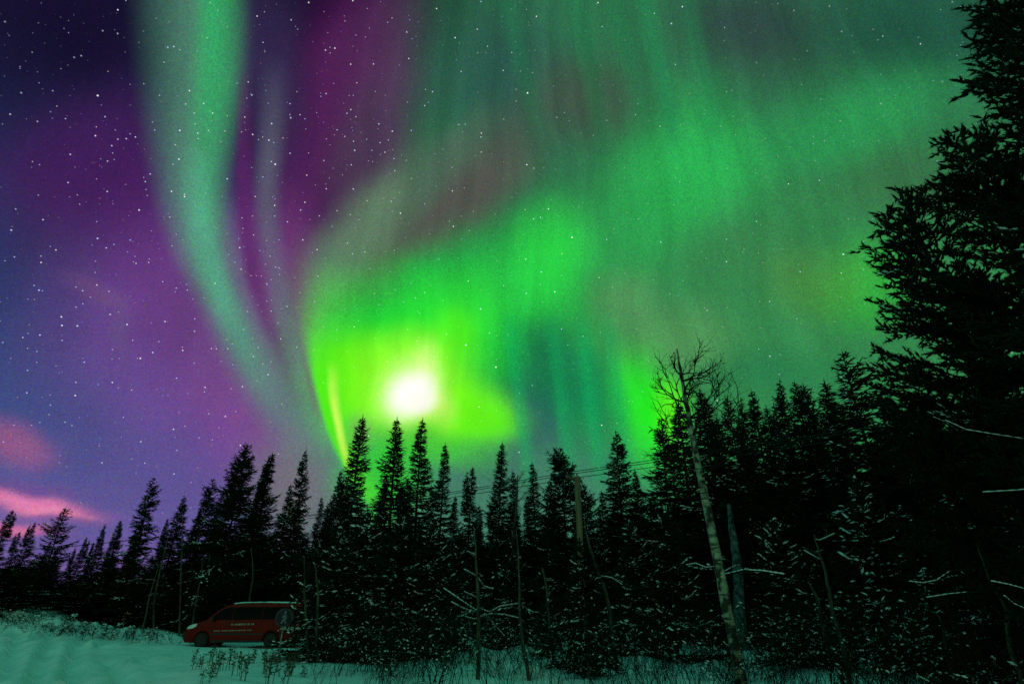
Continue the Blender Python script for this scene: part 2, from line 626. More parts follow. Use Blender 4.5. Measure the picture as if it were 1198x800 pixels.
M['white'] = mat('worn_sign_paint', (0.16, 0.18, 0.20), 0.45, vary=0.4)
M['wire'] = mat('power_wire', (0.012, 0.012, 0.012), 0.6)
M['ceramic'] = mat('insulator_ceramic', (0.10, 0.05, 0.03), 0.25, spec=0.6)


def birch_bark():
    m = mat('birch_bark', (0.38, 0.36, 0.25), 0.75, vary=0.4, scale=7, bump=0.5)
    nt = m.node_tree
    b = nt.nodes['Principled BSDF']
    src = b.inputs['Base Color'].links[0].from_socket
    tc = nt.nodes.new('ShaderNodeTexCoord')
    fs = []
    for sc, lo, hi in (((2.6, 2.6, 2.4), 0.47, 0.56), ((1.2, 1.2, 14.0), 0.55, 0.64)):
        mp = nt.nodes.new('ShaderNodeMapping')
        mp.inputs['Scale'].default_value = sc
        nt.links.new(tc.outputs['Object'], mp.inputs[0])
        n = nt.nodes.new('ShaderNodeTexNoise')
        n.inputs['Scale'].default_value = 1.9
        n.inputs['Detail'].default_value = 5
        nt.links.new(mp.outputs[0], n.inputs[0])
        r = nt.nodes.new('ShaderNodeMapRange')
        r.inputs[1].default_value, r.inputs[2].default_value = lo, hi
        nt.links.new(n.outputs[0], r.inputs[0])
        fs.append(r.outputs[0])
    mx = nt.nodes.new('ShaderNodeMath')
    mx.operation = 'MAXIMUM'
    nt.links.new(fs[0], mx.inputs[0])
    nt.links.new(fs[1], mx.inputs[1])
    k = nt.nodes.new('ShaderNodeMix')
    k.data_type = 'RGBA'
    nt.links.new(mx.outputs[0], k.inputs[0])
    nt.links.new(src, k.inputs[6])
    k.inputs[7].default_value = (0.035, 0.028, 0.022, 1)
    nt.links.new(k.outputs[2], b.inputs['Base Color'])
    return m


M['birch'] = birch_bark()

# ------------------------------------------------------------------ snow ground
def axis(lo, hi, fine):
    out, x = [], fine[0]
    x = fine[0]
    while x <= fine[1]:
        out.append(x)
        x += fine[2]
    s = fine[2]
    while x < hi:
        s *= 1.16
        x += s
        out.append(min(x, hi))
    s, x = fine[2], fine[0]
    while x > lo:
        s *= 1.16
        x -= s
        out.append(max(x, lo))
    return np.array(sorted(set(out)))


gx, gy = axis(-700, 700, (-36, 14, 0.15)), axis(-300, 900, (13, 45, 0.13))
GX, GY = np.meshgrid(gx, gy)
GZ = gz(GX, GY)
rn = np.random.default_rng(4)
lump = np.zeros_like(GZ)
for _ in range(26):                                   # trodden and wind-packed unevenness
    w = rn.uniform(0.9, 4.5)
    a = rn.uniform(0, math.pi)
    lump += np.sin((GX * math.cos(a) + GY * math.sin(a)) * w + rn.uniform(0, 6)) * 0.012 / (0.5 + w * 0.4)
GZ = GZ + lump * sstep(60 - np.hypot(GX, GY), 0, 10)
RUTS = [[(62, 735), (60, 752), (50, 775), (38, 805)], [(95, 733), (102, 742), (92, 756), (84, 780), (86, 806)],
        [(20, 738), (18, 765), (2, 800)], [(128, 772), (142, 790), (150, 806)], [(36, 752), (60, 738), (98, 735)],
        [(160, 752), (120, 756), (60, 762), (0, 768)], [(230, 763), (170, 772), (90, 790), (40, 806)]]
for path in RUTS:
    P = [ground_hit(*q) for q in path]
    for i in range(len(P) - 1):
        a, b = np.array(P[i].xy), np.array(P[i + 1].xy)
        ab = b - a
        t = np.clip(((GX - a[0]) * ab[0] + (GY - a[1]) * ab[1]) / (ab @ ab + 1e-9), 0, 1)
        dd = np.hypot(GX - a[0] - t * ab[0], GY - a[1] - t * ab[1])
        GZ = GZ - 0.15 * np.exp(-(dd / 0.20) ** 2) + 0.06 * np.exp(-((dd - 0.42) / 0.16) ** 2)
BANK_LINE = [ground_hit(*q) for q in ((-20, 720), (10, 725), (40, 731), (70, 741), (100, 743), (130, 747), (165, 750), (200, 753))]
crust = sum(np.sin(GX * a + GY * b + c) for a, b, c in ((3.1, 1.7, 0), (-2.2, 3.4, 1), (5.3, -2.6, 2), (1.3, 6.1, 3), (7.7, 4.2, 4))) / 5
ridge = np.zeros_like(GZ)
for a, b in zip(BANK_LINE[:-1], BANK_LINE[1:]):
    a, b = np.array(a.xy), np.array(b.xy)
    n_ = a / np.linalg.norm(a)
    a, b = a + n_ * 1.2, b + n_ * 1.2
    ab = b - a
    t = np.clip(((GX - a[0]) * ab[0] + (GY - a[1]) * ab[1]) / (ab @ ab + 1e-9), 0, 1)
    dd = np.hypot(GX - a[0] - t * ab[0], GY - a[1] - t * ab[1])
    ridge = np.maximum(ridge, np.exp(-(dd / 0.75) ** 2))
GZ = GZ + ridge * (0.26 + 0.30 * crust)
nx, ny = len(gx), len(gy)
ii = (np.arange(ny - 1)[:, None] * nx + np.arange(nx - 1)[None, :]).ravel()
T = np.concatenate([np.stack([ii, ii + 1, ii + nx + 1], 1), np.stack([ii, ii + nx + 1, ii + nx], 1)])
ground = link('snow_ground', tri_mesh('snow_ground', np.stack([GX.ravel(), GY.ravel(), GZ.ravel()], 1), T, M['ground_snow'], True))
tag(ground, 'snow covered ground with faint wheel ruts', None, None, 'structure')


# ------------------------------------------------------------------ conifers
class Spray:
    """needle-covered shoots: tapered three-sided spindles, with loose needles for trees close by"""

    def __init__(self):
        self.s = []

    def add(self, p, d, l, r):
        self.s.append((p[0], p[1], p[2], d[0], d[1], d[2], l, r))

    def arrays(self, rng, needles=0, flat=1.0):
        A = np.array(self.s)
        P, D, L, Q = A[:, :3], A[:, 3:6], A[:, 6:7], A[:, 7:8]
        D = D / np.maximum(np.linalg.norm(D, axis=1, keepdims=True), 1e-9)
        ref = np.where(np.abs(D[:, 2:3]) > 0.9, np.array([[1.0, 0, 0]]), np.array([[0, 0, 1.0]]))
        U = np.cross(D, ref)
        U /= np.linalg.norm(U, axis=1, keepdims=True)
        N = np.cross(U, D)
        n = len(A)
        ph = rng.uniform(0, 2 * math.pi, (n, 1)) if flat == 1.0 else np.zeros((n, 1))
        V = []
        for tpos, rr in ((0.0, 0.45), (0.42, 1.0)):
            for k in range(3):
                w = ph + 2 * math.pi * k / 3 + (math.pi / 2 if flat != 1.0 else 0) + tpos
                V.append(P + D * L * tpos + (U * np.cos(w) + N * np.sin(w) * flat) * Q * rr * rng.uniform(0.75, 1.3, (n, 1)))
        V.append(P + D * L)
        V = np.stack(V, 1).reshape(-1, 3)
        t0 = np.array([(0, 1, 4), (0, 4, 3), (1, 2, 5), (1, 5, 4), (2, 0, 3), (2, 3, 5), (3, 4, 6), (4, 5, 6), (5, 3, 6)])
        T = (t0[None] + 7 * np.arange(n)[:, None, None]).reshape(-1, 3)
        if needles:
            m = n * needles
            idx = np.repeat(np.arange(n), needles)
            tp = rng.uniform(0.05, 0.95, (m, 1))
            w = rng.uniform(0, 2 * math.pi, (m, 1))
            rad = U[idx] * np.cos(w) + N[idx] * np.sin(w)
            b = P[idx] + D[idx] * L[idx] * tp
            tip = b + rad * Q[idx] * rng.uniform(1.5, 2.9, (m, 1)) + D[idx] * Q[idx] * rng.uniform(0.6, 1.6, (m, 1))
            side = np.cross(rad, D[idx]) * Q[idx] * 0.24
            NV = np.stack([b - side, b + side, tip], 1).reshape(-1, 3)
            NTi = np.arange(3 * m).reshape(-1, 3) + len(V)
            V = np.concatenate([V, NV])
            T = np.concatenate([T, NTi])
        return V, T


def spruce(seed, H, rad, low=0.03, power=0.8, full=4.0, snow=0.05, gap=0.27, rough=0.22, twin=0.0, droop=0.5, fat=1.0, lean=0.0, bare=0.0):
    """one spruce of height H: returns trunk, crown and snow meshes"""
    rng = np.random.default_rng(seed)
    tb, sp, sn = MB(), Spray(), Spray()
    wob = [(rng.normal(0, 0.02), rng.normal(0, 0.02)) for _ in range(9)]

    def axis_at(h):
        t = h / H
        return Vector((lean * t * t * H + 0.05 * math.sin(3 * t + seed), 0.05 * math.cos(4 * t + seed * 2), h))
    tb.tube([axis_at(H * k / 10) for k in range(11)], [(0.010 * H + 0.02) * (1 - 0.93 * (k / 10) ** 0.9) + 0.004 for k in range(11)], 7)
    heads = [(0.0, 0.0, H, 1.0)]
    if twin:
        w = rng.uniform(0, 6.28)
        heads.append((twin * math.cos(w), twin * math.sin(w), H * 0.965, 0.55))
    for ox, oy, HH, wide in heads:
        h = low * H if wide == 1.0 else HH * 0.72
        clump = rng.uniform(0, 6.28, 5)
        while h < HH - 0.05:
            t = h / HH
            top = HH - h
            prof = (1 - t) ** power * min(1.0, 0.55 + full * t)
            n = rng.integers(4, 7) if top > 0.5 else rng.integers(3, 5)
            for _ in range(n):
                az = rng.uniform(0, 2 * math.pi)
                swell = 1 + 0.28 * math.sin(2 * az + clump[0] + h * 0.9) + 0.22 * math.sin(az + clump[1] + h * 1.7)
                L = rad * wide * prof * swell * (1 + rough * rng.normal()) + 0.03 + 0.06 * min(1.0, top)
                if rng.random() < 0.07:
                    L *= 1.35
                if L < 0.07 or rng.random() < bare * (1 - t):
                    continue
                hor = Vector((math.cos(az), math.sin(az), 0))
                sidev = Vector((-math.sin(az), math.cos(az), 0))
                up0 = (0.75 if top < 0.6 else 0.55 * t * t - droop * (1 - t) * 0.55) + 0.15 * rng.normal()
                sag, lift = droop * (1 - t) * 0.5, 0.42
                c = axis_at(h) + Vector((ox, oy, rng.uniform(-0.06, 0.06)))

                def at(s):
                    return c + hor * (L * s) + Vector((0, 0, L * (up0 * s - sag * s * s * 1.4 + lift * s ** 3 * (0.4 + 0.6 * (1 - t)))))
                m = max(2, int(L / 0.16))
                pts = [at(k / m) for k in range(m + 1)]
                has_snow = rng.random() < snow * (1.4 - 1.0 * t)
                for k in range(m):
                    d = pts[k + 1] - pts[k]
                    q = rng.uniform(0.024, 0.034) * fat
                    sp.add(pts[k], d, d.length * 1.5, q)
                    if has_snow and k >= m * 0.3 and rng.random() < 0.6:
                        sn.add(pts[k] + Vector((0, 0, q * 0.9)), d, d.length * rng.uniform(0.8, 1.5), rng.uniform(0.045, 0.08))
                if L > 0.5:
                    tb.tube([c, at(0.5), at(0.9)], [0.014 + 0.006 * L, 0.009, 0.004], 3, False)
                nl = max(2, int(L / 0.075))
                for j in range(nl):
                    s = 0.10 + 0.9 * (j + rng.uniform(0, 1)) / nl
                    sg = 1 if (j + int(az * 3)) % 2 else -1
                    l = (0.50 * L * (1 - s) ** 0.8 + 0.11) * rng.uniform(0.6, 1.25)
                    l = min(l, 0.8)
                    d = (hor * rng.uniform(0.45, 0.9) + sidev * sg * rng.uniform(0.6, 1.0) + Vector((0, 0, rng.normal(-0.12 * (1 - t), 0.22)))).normalized()
                    p = at(s)
                    k2 = max(1, int(l / 0.17))
                    for k in range(k2):
                        q = p + d * (l * k / k2) - Vector((0, 0, 0.10 * droop * (l * k / k2)))
                        r = rng.uniform(0.020, 0.031) * fat
                        sp.add(q, d, l / k2 * 1.5, r)
                        if has_snow and rng.random() < 0.22:
                            sn.add(q + Vector((0, 0, r * 0.9)), d, l / k2 * rng.uniform(0.7, 1.3), rng.uniform(0.035, 0.06))
                        if l > 0.24 and k2 > 1:
                            for s2 in (1, -1):
                                if rng.random() < 0.75:
                                    e = (d * 0.7 + d.cross(Vector((0, 0, 1))) * s2 * rng.uniform(0.4, 0.9) + Vector((0, 0, rng.normal(-0.1, 0.25)))).normalized()
                                    sp.add(q + d * 0.05, e, rng.uniform(0.10, 0.19), rng.uniform(0.017, 0.026) * fat)
                if t < 0.5 and L > 0.7 and rng.random() < 0.6:       # hanging twigs under the bough
                    for _q in range(int(L * 4)):
                        p = at(rng.uniform(0.3, 0.95))
                        sp.add(p, Vector((rng.normal(0, .25), rng.normal(0, .25), -1)), rng.uniform(0.1, 0.24), 0.02 * fat)
            h += gap * rng.uniform(0.55, 1.15) * (0.38 + 0.62 * (1 - t))
        sp.add(axis_at(HH - 0.35) + Vector((ox, oy, 0)), Vector((0, 0, 1)), 0.55, 0.03 * fat)
    V, T = sp.arrays(rng)
    trunk = tb.mesh('trunk', M['bark'], True)
    if len(sn.s) > 3:
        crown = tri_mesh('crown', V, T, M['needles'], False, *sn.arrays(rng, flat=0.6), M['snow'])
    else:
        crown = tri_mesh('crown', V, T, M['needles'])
    return dict(H=H, rad=rad, trunk=trunk, crown=crown)


KIND = {}
for k, args in dict(
        spire1=dict(seed=1, H=12, rad=1.25, power=0.88, gap=0.25, droop=0.55, snow=0.2),
        spire2=dict(seed=2, H=12, rad=1.05, power=0.8, gap=0.26, droop=0.6, snow=0.2),
        spire3=dict(seed=3, H=12, rad=1.3, power=0.9, gap=0.26, droop=0.45, snow=0.10, twin=0.45),
        mid1=dict(seed=4, H=11, rad=1.75, power=0.95, gap=0.27, droop=0.5, snow=0.24),
        mid2=dict(seed=5, H=11, rad=1.7, power=0.88, gap=0.30, droop=0.6, snow=0.24, rough=0.36, bare=0.15),
        mid3=dict(seed=6, H=11, rad=1.6, power=0.9, gap=0.27, droop=0.35, snow=0.2, twin=0.6),
        wide1=dict(seed=7, H=11, rad=2.3, power=0.72, gap=0.33, droop=0.6, snow=0.24, rough=0.34, fat=1.15),
        wide2=dict(seed=8, H=11, rad=2.1, power=0.6, gap=0.33, droop=0.3, snow=0.2, rough=0.34, fat=1.1),
        open1=dict(seed=9, H=9, rad=1.35, power=0.7, gap=0.40, droop=0.25, snow=0.08, rough=0.4, bare=0.2),
        young1=dict(seed=11, H=4.5, rad=1.5, power=0.85, gap=0.24, droop=0.6, snow=0.62, rough=0.25),
        young2=dict(seed=12, H=4.5, rad=1.3, power=0.8, gap=0.26, droop=0.5, snow=0.5, rough=0.3),
        young3=dict(seed=13, H=5, rad=1.7, power=0.7, gap=0.30, droop=0.7, snow=0.7, rough=0.3)).items():
    KIND[k] = spruce(**args)

rr = random.Random(7)


def put_spruce(px, py, d, kind, wf, label, group, cat='tree', name='spruce_tree', rz=None):
    K = KIND[kind]
    p, h = base_at(px, py, d)
    s = h / K['H']
    w = s * wf if wf > 0 else -wf
    o = empty(name, (p.x, p.y, p.z - 0.12), label, cat, group, rr.uniform(0, 6.28) if rz is None else rz, (w, w, (h + 0.12) / K['H']))
    o.rotation_euler.x, o.rotation_euler.y = rr.gauss(0, 0.018), rr.gauss(0, 0.018)
    link('trunk', K['trunk'], o)
    link('crown', K['crown'], o)
    return o


SKY_G = 'spruces rising against the aurora'
SPRUCES = [
    # px, py of the tip, distance, kind, width factor, label
    (12, 596, 47, 'spire3', 1.27, 'spruce at the left edge of the forest, its twin tips in front of pink cloud'),
    (41, 611, 46, 'mid3', 0.96, 'twin tipped spruce between the left edge spruce and the lone open branched one'),
    (78, 594, 45, 'open1', 1.22, 'open branched spruce with ragged tip standing alone below the pink cloud'),
    (101, 628, 46, 'mid3', 0.90, 'short double tipped spruce right of the ragged open branched spruce, by the wire end'),
    (123, 613, 45, 'mid1', 0.90, 'small pointed spruce in the gap between the wire end and the tall dark left spruce'),
    (146, 609, 44, 'spire3', 1.14, 'low spruce touching the left flank of the tall slender spruce left of the van'),
    (186, 560, 42, 'mid2', 0.92, 'tall slender spruce above the snow bank, tallest left of the red van'),
    (217, 580, 42, 'mid1', 1.08, 'bushy spruce directly above the nose of the red van'),
    (247, 560, 42, 'mid2', 0.96, 'narrow spruce above the windscreen of the red van'),
    (262, 575, 46, 'spire1', 1.14, 'slim spruce half hidden behind the broad shaggy spruce above the van'),
    (291, 521, 39, 'wide1', 0.89, 'broad shaggy spruce above the red van with blunt ragged top'),
    (318, 531, 42, 'spire3', 1.24, 'spruce with a side tip above the rear of the red van'),
    (308, 552, 47, 'spire2', 1.08, 'thin spruce tip squeezed between the shaggy spruce and its right neighbour'),
    (359, 527, 40, 'mid1', 0.74, 'dense conical spruce left of the bright green arc'),
    (376, 580, 48, 'spire2', 0.76, 'tiny thin spruce tip right of the dense conical spruce'),
    (397, 552, 42, 'mid3', 0.71, 'short spruce under the lower end of the bright green arc'),
    (425, 490, 40, 'spire1', 1.09, 'tall full spruce first to the left of the moon glare'),
    (466, 487, 39, 'spire1', 1.14, 'tall tapering spruce directly below the moon glare'),
    (496, 490, 41, 'spire2', 1.09, 'tall spindly spruce at the right rim of the moon glare'),
    (518, 517, 42, 'spire2', 0.91, 'very narrow column shaped spruce right of the moon glare'),
    (549, 547, 43, 'spire3', 0.99, 'short twin tipped spruce under the yellow green glow'),
    (583, 518, 41, 'spire1', 0.95, 'sharp spruce where the power wires pass behind the tip, left of the bare birch top'),
    (604, 550, 45, 'spire2', 0.85, 'dark thin spruce in front of the far bare birch crown'),
    (627, 540, 44, 'spire2', 0.95, 'thin spruce tip crossed by power wires left of the pole'),
    (660, 524, 36, 'wide2', 0.86, 'broad irregular spruce standing behind the utility pole'),
    (686, 566, 38, 'wide1', 0.81, 'lower spruce just right of the utility pole top'),
    (720, 504, 36, 'mid1', 1.13, 'full conical spruce right of the utility pole'),
    (766, 490, 33, 'mid2', 1.08, 'spruce with its tip in the bare birch twigs, left side'),
    (792, 470, 36, 'spire2', 1.43, 'slim dark spruce standing right behind the upper birch stem'),
    (819, 458, 32, 'spire1', 1.43, 'spruce just right of the bare birch crown'),
    (850, 463, 31, 'mid1', 0.92, 'pointed spruce second to the right of the birch'),
    (874, 460, 31, 'mid3', 0.95, 'blunt spruce third to the right of the birch'),
    (900, 445, 30, 'mid1', 0.89, 'dense spruce above the pale snowy trunk gap, fourth right of the birch'),
    (926, 447, 31, 'mid3', 0.89, 'jagged spruce fifth to the right of the birch'),
    (945, 452, 33, 'open1', 1.01, 'lean light spruce wedged between two denser spruces right of the birch'),
    (960, 446, 29, 'spire1', 1.31, 'sharp dark spruce next to the taller blunt one on the right'),
    (986, 417, 26, 'mid2', 1.19, 'tall blunt headed spruce left of the big pines'),
    (1030, 470, 27, 'wide2', 0.84, 'spruce filling the gap under the left boughs of the big pines'),
    (1085, 455, 24, 'wide1', 0.89, 'dark spruce behind the trunk of the leftmost big pine'),
    (1150, 430, 22, 'wide2', 0.89, 'dark spruce between the big pines at the right edge'),
    (1190, 500, 17, 'wide1', 0.84, 'low dark spruce at the right edge with long bare snowy boughs'),
]
for a in SPRUCES:
    put_spruce(*a, SKY_G)

YOUNG = [
    (376, 640, 25, 'young2', 0.8, 'young spruce beside the tail of the red van'),
    (400, 618, 24, 'young1', 1.0, 'young snow flecked spruce under the short spruce at the arc end'),
    (432, 598, 23, 'young3', 0.9, 'snow dusted young spruce under the tall spruce left of the moon'),
    (470, 606, 25, 'young2', 1.0, 'snowy young spruce below the moonlit tall spruce'),
    (503, 612, 23, 'young1', 0.9, 'young spruce with frosted boughs right of the moonlit row'),
    (535, 640, 27, 'young2', 0.85, 'low young spruce left of the bare snowy sapling'),
    (600, 632, 30, 'young3', 0.75, 'dim young spruce behind the bare snowy sapling'),
    (678, 632, 19, 'young3', 0.85, 'heavily snow laden young spruce in front of the utility pole'),
    (640, 690, 24, 'young2', 0.9, 'small young spruce left of the snow laden one by the pole'),
    (735, 610, 25, 'young1', 0.85, 'young spruce with thin snow right of the leaning dead stem'),
    (775, 600, 23, 'young2', 0.95, 'young spruce with thin snow just left of the birch'),
    (905, 608, 21, 'young1', 0.95, 'snow laden young spruce with hanging boughs right of the birch'),
    (940, 640, 24, 'young3', 0.7, 'snowy young spruce behind the pair of leaning bare stems'),
    (1005, 560, 22, 'young1', 0.8, 'tall young spruce with scattered snow under the blunt headed spruce'),
    (1060, 610, 20, 'young2', 0.9, 'shaded young spruce under the big pines'),
    (1130, 640, 18, 'young3', 0.8, 'shaded young spruce near the lower right corner'),
]
for a in YOUNG:
    put_spruce(*a, 'young spruces at the forest edge')

ex = random.Random(5)
for px, py in ((26, 622), (58, 632), (66, 640), (90, 640), (113, 634), (135, 632), (157, 620), (168, 606), (200, 606), (232, 594), (274, 566), (336, 566), (345, 590),
               (386, 584), (410, 572), (446, 556), (482, 560), (508, 566), (532, 580), (562, 590), (572, 574), (594, 590), (616, 580), (642, 560), (702, 574), (742, 548), (836, 488), (862, 486), (888, 476), (912, 470), (974, 470)):
    put_spruce(px + ex.uniform(-3, 3), py, ex.uniform(44, 50) - (10 if px > 650 else 0), ex.choice(['spire1', 'spire2', 'spire3']), ex.uniform(0.85, 1.15),
               'slim dark spruce tip showing in a gap between taller spruces', 'slim spruces between the taller ones')

# the deep, dark ranks behind the front row
SKX = [-60, 0, 100, 200, 300, 400, 500, 600, 700, 800, 900, 1000, 1100, 1260]
SKYL = [640, 640, 655, 640, 610, 618, 605, 605, 590, 555, 525, 500, 480, 480]
fr = random.Random(21)
kinds = ['mid1', 'mid2', 'mid3', 'wide1', 'wide2', 'mid1']
for row, (d0, d1, step, dy) in enumerate(((42, 47, 30, 18), (48, 55, 26, 8), (56, 66, 24, 4), (67, 80, 24, 2))):
    x = -60
    while x < 1260:
        px = x + fr.uniform(-8, 8)
        d = fr.uniform(d0, d1)
        if px > 700:
            d -= 8
        py = np.interp(px, SKX, SKYL) + dy + fr.uniform(-4, 34)
        put_spruce(px, py, d, fr.choice(kinds), -fr.uniform(0.85, 1.2), 'dark spruce deep in the forest, hidden up to its top behind the front row', 'shaded spruces behind the front row')
        x += step



# ------------------------------------------------------------------ big pines close by on the right
def pine(seed, H, rad, low, snow=0.02, power=0.62, limbs=(5, 7)):
    rng = np.random.default_rng(seed)
    tb, sp, sn = MB(), Spray(), Spray()

    def axis_at(h):
        return Vector((0.10 * math.sin(h * 0.5 + seed), 0.10 * math.cos(h * 0.4), h))
    tb.tube([axis_at(H * k / 12) for k in range(13)], [0.14 * (1 - 0.9 * k / 12) + 0.01 for k in range(13)], 9)
    h = low
    while h < H - 0.15:
        t = h / H
        prof = min(1.0, (1 - t) ** power * 1.25) * min(1, 0.7 + t)
        for _ in range(rng.integers(*limbs)):
            az = rng.uniform(0, 2 * math.pi)
            L = max(0.25, rad * prof * rng.uniform(0.5, 1.15))
            hor = Vector((math.cos(az), math.sin(az), 0))
            side = Vector((-math.sin(az), math.cos(az), 0))
            up = rng.uniform(0.0, 0.45) + 0.55 * t
            bend = rng.uniform(0.1, 0.5) * (0.3 + t)
            c = axis_at(h)

            def at(s):
                return c + hor * L * s + Vector((0, 0, L * (up * s * 0.6 - 0.15 * s * (1 - t) + bend * s * s)))
            tb.tube([at(0), at(0.35), at(0.7), at(1.0)], [0.012 + 0.014 * L, 0.010 + 0.008 * L, 0.012, 0.006], 4, False)
            nb = max(3, int(L / 0.13))
            frost = rng.random() < snow
            for j in range(nb):
                s = 0.22 + 0.78 * (j + rng.uniform(0, 1)) / nb
                sg = 1 if j % 2 else -1
                l = (0.42 * L * (1 - s) + 0.20) * rng.uniform(0.7, 1.3)
                d = (hor * rng.uniform(0.5, 1.0) + side * sg * rng.uniform(0.3, 1.0) + Vector((0, 0, rng.uniform(-0.1, 0.8) * (0.35 + t)))).normalized()
                p = at(min(s, 1.0))
                n = max(1, int(l / 0.08))
                for k in range(n + 1):
                    q = p + d * (l * k / n) + Vector((0, 0, 0.25 * (l * k / n) ** 2))
                    e = (d + Vector(rng.normal(0, 0.35, 3)) + Vector((0, 0, 0.35))).normalized()
                    sp.add(q, e, rng.uniform(0.11, 0.20), rng.uniform(0.019, 0.030))
                    if frost and rng.random() < 0.4:
                        sn.add(q + Vector((0, 0, 0.03)), e, rng.uniform(0.08, 0.16), rng.uniform(0.02, 0.035))
                    if rng.random() < 0.85:
                        e = (d + Vector(rng.normal(0, 0.8, 3)) + Vector((0, 0, 0.3))).normalized()
                        sp.add(q, e, rng.uniform(0.08, 0.16), rng.uniform(0.018, 0.028))
        h += rng.uniform(0.20, 0.34)
    for k in range(5):
        sp.add(axis_at(H - 0.1 * k), Vector((rng.normal(0, .2), rng.normal(0, .2), 1)), 0.25, 0.035)
    V, T = sp.arrays(rng, needles=16)
    if len(sn.s) > 3:
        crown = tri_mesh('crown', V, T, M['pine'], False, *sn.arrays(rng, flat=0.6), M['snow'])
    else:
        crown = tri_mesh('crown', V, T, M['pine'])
    return tb.mesh('trunk', M['bark'], True), crown


def snow_strip(mb, P, r):
    """snow lying along the top of a bough"""
    n = len(P)
    for i in range(n - 1):
        a, b = Vector(P[i]), Vector(P[i + 1])
        k = Vector((0, 0, r * 0.75))
        m = a.lerp(b, 0.5)
        mb.tube([a + k, m + k * 1.25, b + k], [r * 0.75, r * 1.0, r * 0.7], 6)


PINES = [
    # px, py tip, distance, radius, lowest bough, label
    (1058, 232, 13.0, 2.0, 0.9, 'big near pine with forked top, leftmost of the tall pines on the right'),
    (1128, 166, 11.5, 1.9, 1.2, 'big near pine behind the forked one, its tip reaching halfway up the right edge'),
    (1140, -95, 9.8, 2.3, 1.6, 'tallest near pine cut by the right edge and the top of the view'),
]
for i, (px, py, d, rad, low, lab) in enumerate(PINES):
    p, h = base_at(px, py, d)
    tr_, cr_ = pine(31 + i, h, rad, low, 0.03, *((0.95, (6, 8)) if i == 2 else (0.62, (5, 7))))
    o = empty('pine_tree', p, lab, 'tree', 'tall pines at the right edge')
    link('trunk', tr_, o)
    link('crown', cr_, o)
    LIMBS = {0: [[(1090, 470), (1075, 455), (1060, 450)]],
             1: [[(1122, 505), (1106, 494), (1092, 488)], [(1112, 668), (1096, 679), (1080, 682), (1064, 680)],
                 [(1132, 693), (1110, 695), (1084, 699)]],
             2: [[(1240, 520), (1198, 514), (1160, 508), (1130, 503), (1106, 492)], [(1215, 690), (1198, 689), (1180, 684), (1160, 680)],
                 [(1225, 570), (1190, 574), (1150, 576)], [(1205, 715), (1185, 706), (1175, 697)]]}[i]
    for lb in LIMBS:
        P = [pt(x, y, d - 1.0 - 0.10 * k) - p for k, (x, y) in enumerate(lb)]
        P = [P[0].lerp(Vector((0, 0, P[0].z + 0.25)), 0.4)] + P
        mb = MB()
        mb.tube(P, [0.016 * (1 - 0.7 * k / len(P)) for k in range(len(P))], 6)
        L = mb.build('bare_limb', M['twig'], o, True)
        sb = MB()
        fine = []
        for k in range(1, len(P) - 1):
            fine += [P[k].lerp(P[k + 1], w) for w in (0, .33, .66)]
        fine.append(P[-1])
        snow_strip(sb, fine, 0.009)
        sb.build('snow_strip', M['snow'], L, True)


# ------------------------------------------------------------------ leafless trees and saplings
SNOW = None                                            # when a Spray: snow caught on the twigs grown


def grow(mb, p, d, L, r, level, rng, rise=0.25, fan=0.8):
    """a bare branch and its finer twigs"""
    P, q, e = [p], Vector(p), Vector(d).normalized()
    n = 5
    for _ in range(n):
        e = (e + Vector(rng.normal(0, 0.16, 3)) + Vector((0, 0, rise * 0.25))).normalized()
        q = q + e * (L / n)
        if SNOW is not None and rng.random() < SNOW.chance and abs(e.z) < 0.55:
            SNOW.add(P[-1] + Vector((0, 0, 0.012)), q - P[-1] + Vector((0, 0, 0.001)), L / n * rng.uniform(0.7, 1.3), rng.uniform(0.016, 0.032))
        P.append(q.copy())
    mb.tube(P, [max(0.0026, r * (1 - 0.8 * k / n)) for k in range(n + 1)], 4 if r < 0.02 else 6, False)
    if level > 0:
        for _ in range(int(rng.integers(4, 7))):
            k = rng.uniform(0.2, 1.0) * n
            i = min(int(k), n - 1)
            b = P[i].lerp(P[i + 1], k - i)
            t = (P[i + 1] - P[i]).normalized()
            s = t.orthogonal()
            s.rotate(Matrix.Rotation(rng.uniform(0, 6.28), 3, t))
            grow(mb, b, t + s * fan * rng.uniform(0.6, 1.2), L * rng.uniform(0.35, 0.6), r * 0.5, level - 1, rng, rise, fan)
    return P


def px_size(px, py, d):
    """size in metres of one photograph pixel seen there"""
    return (pt(px + 1, py, d) - pt(px, py, d)).length


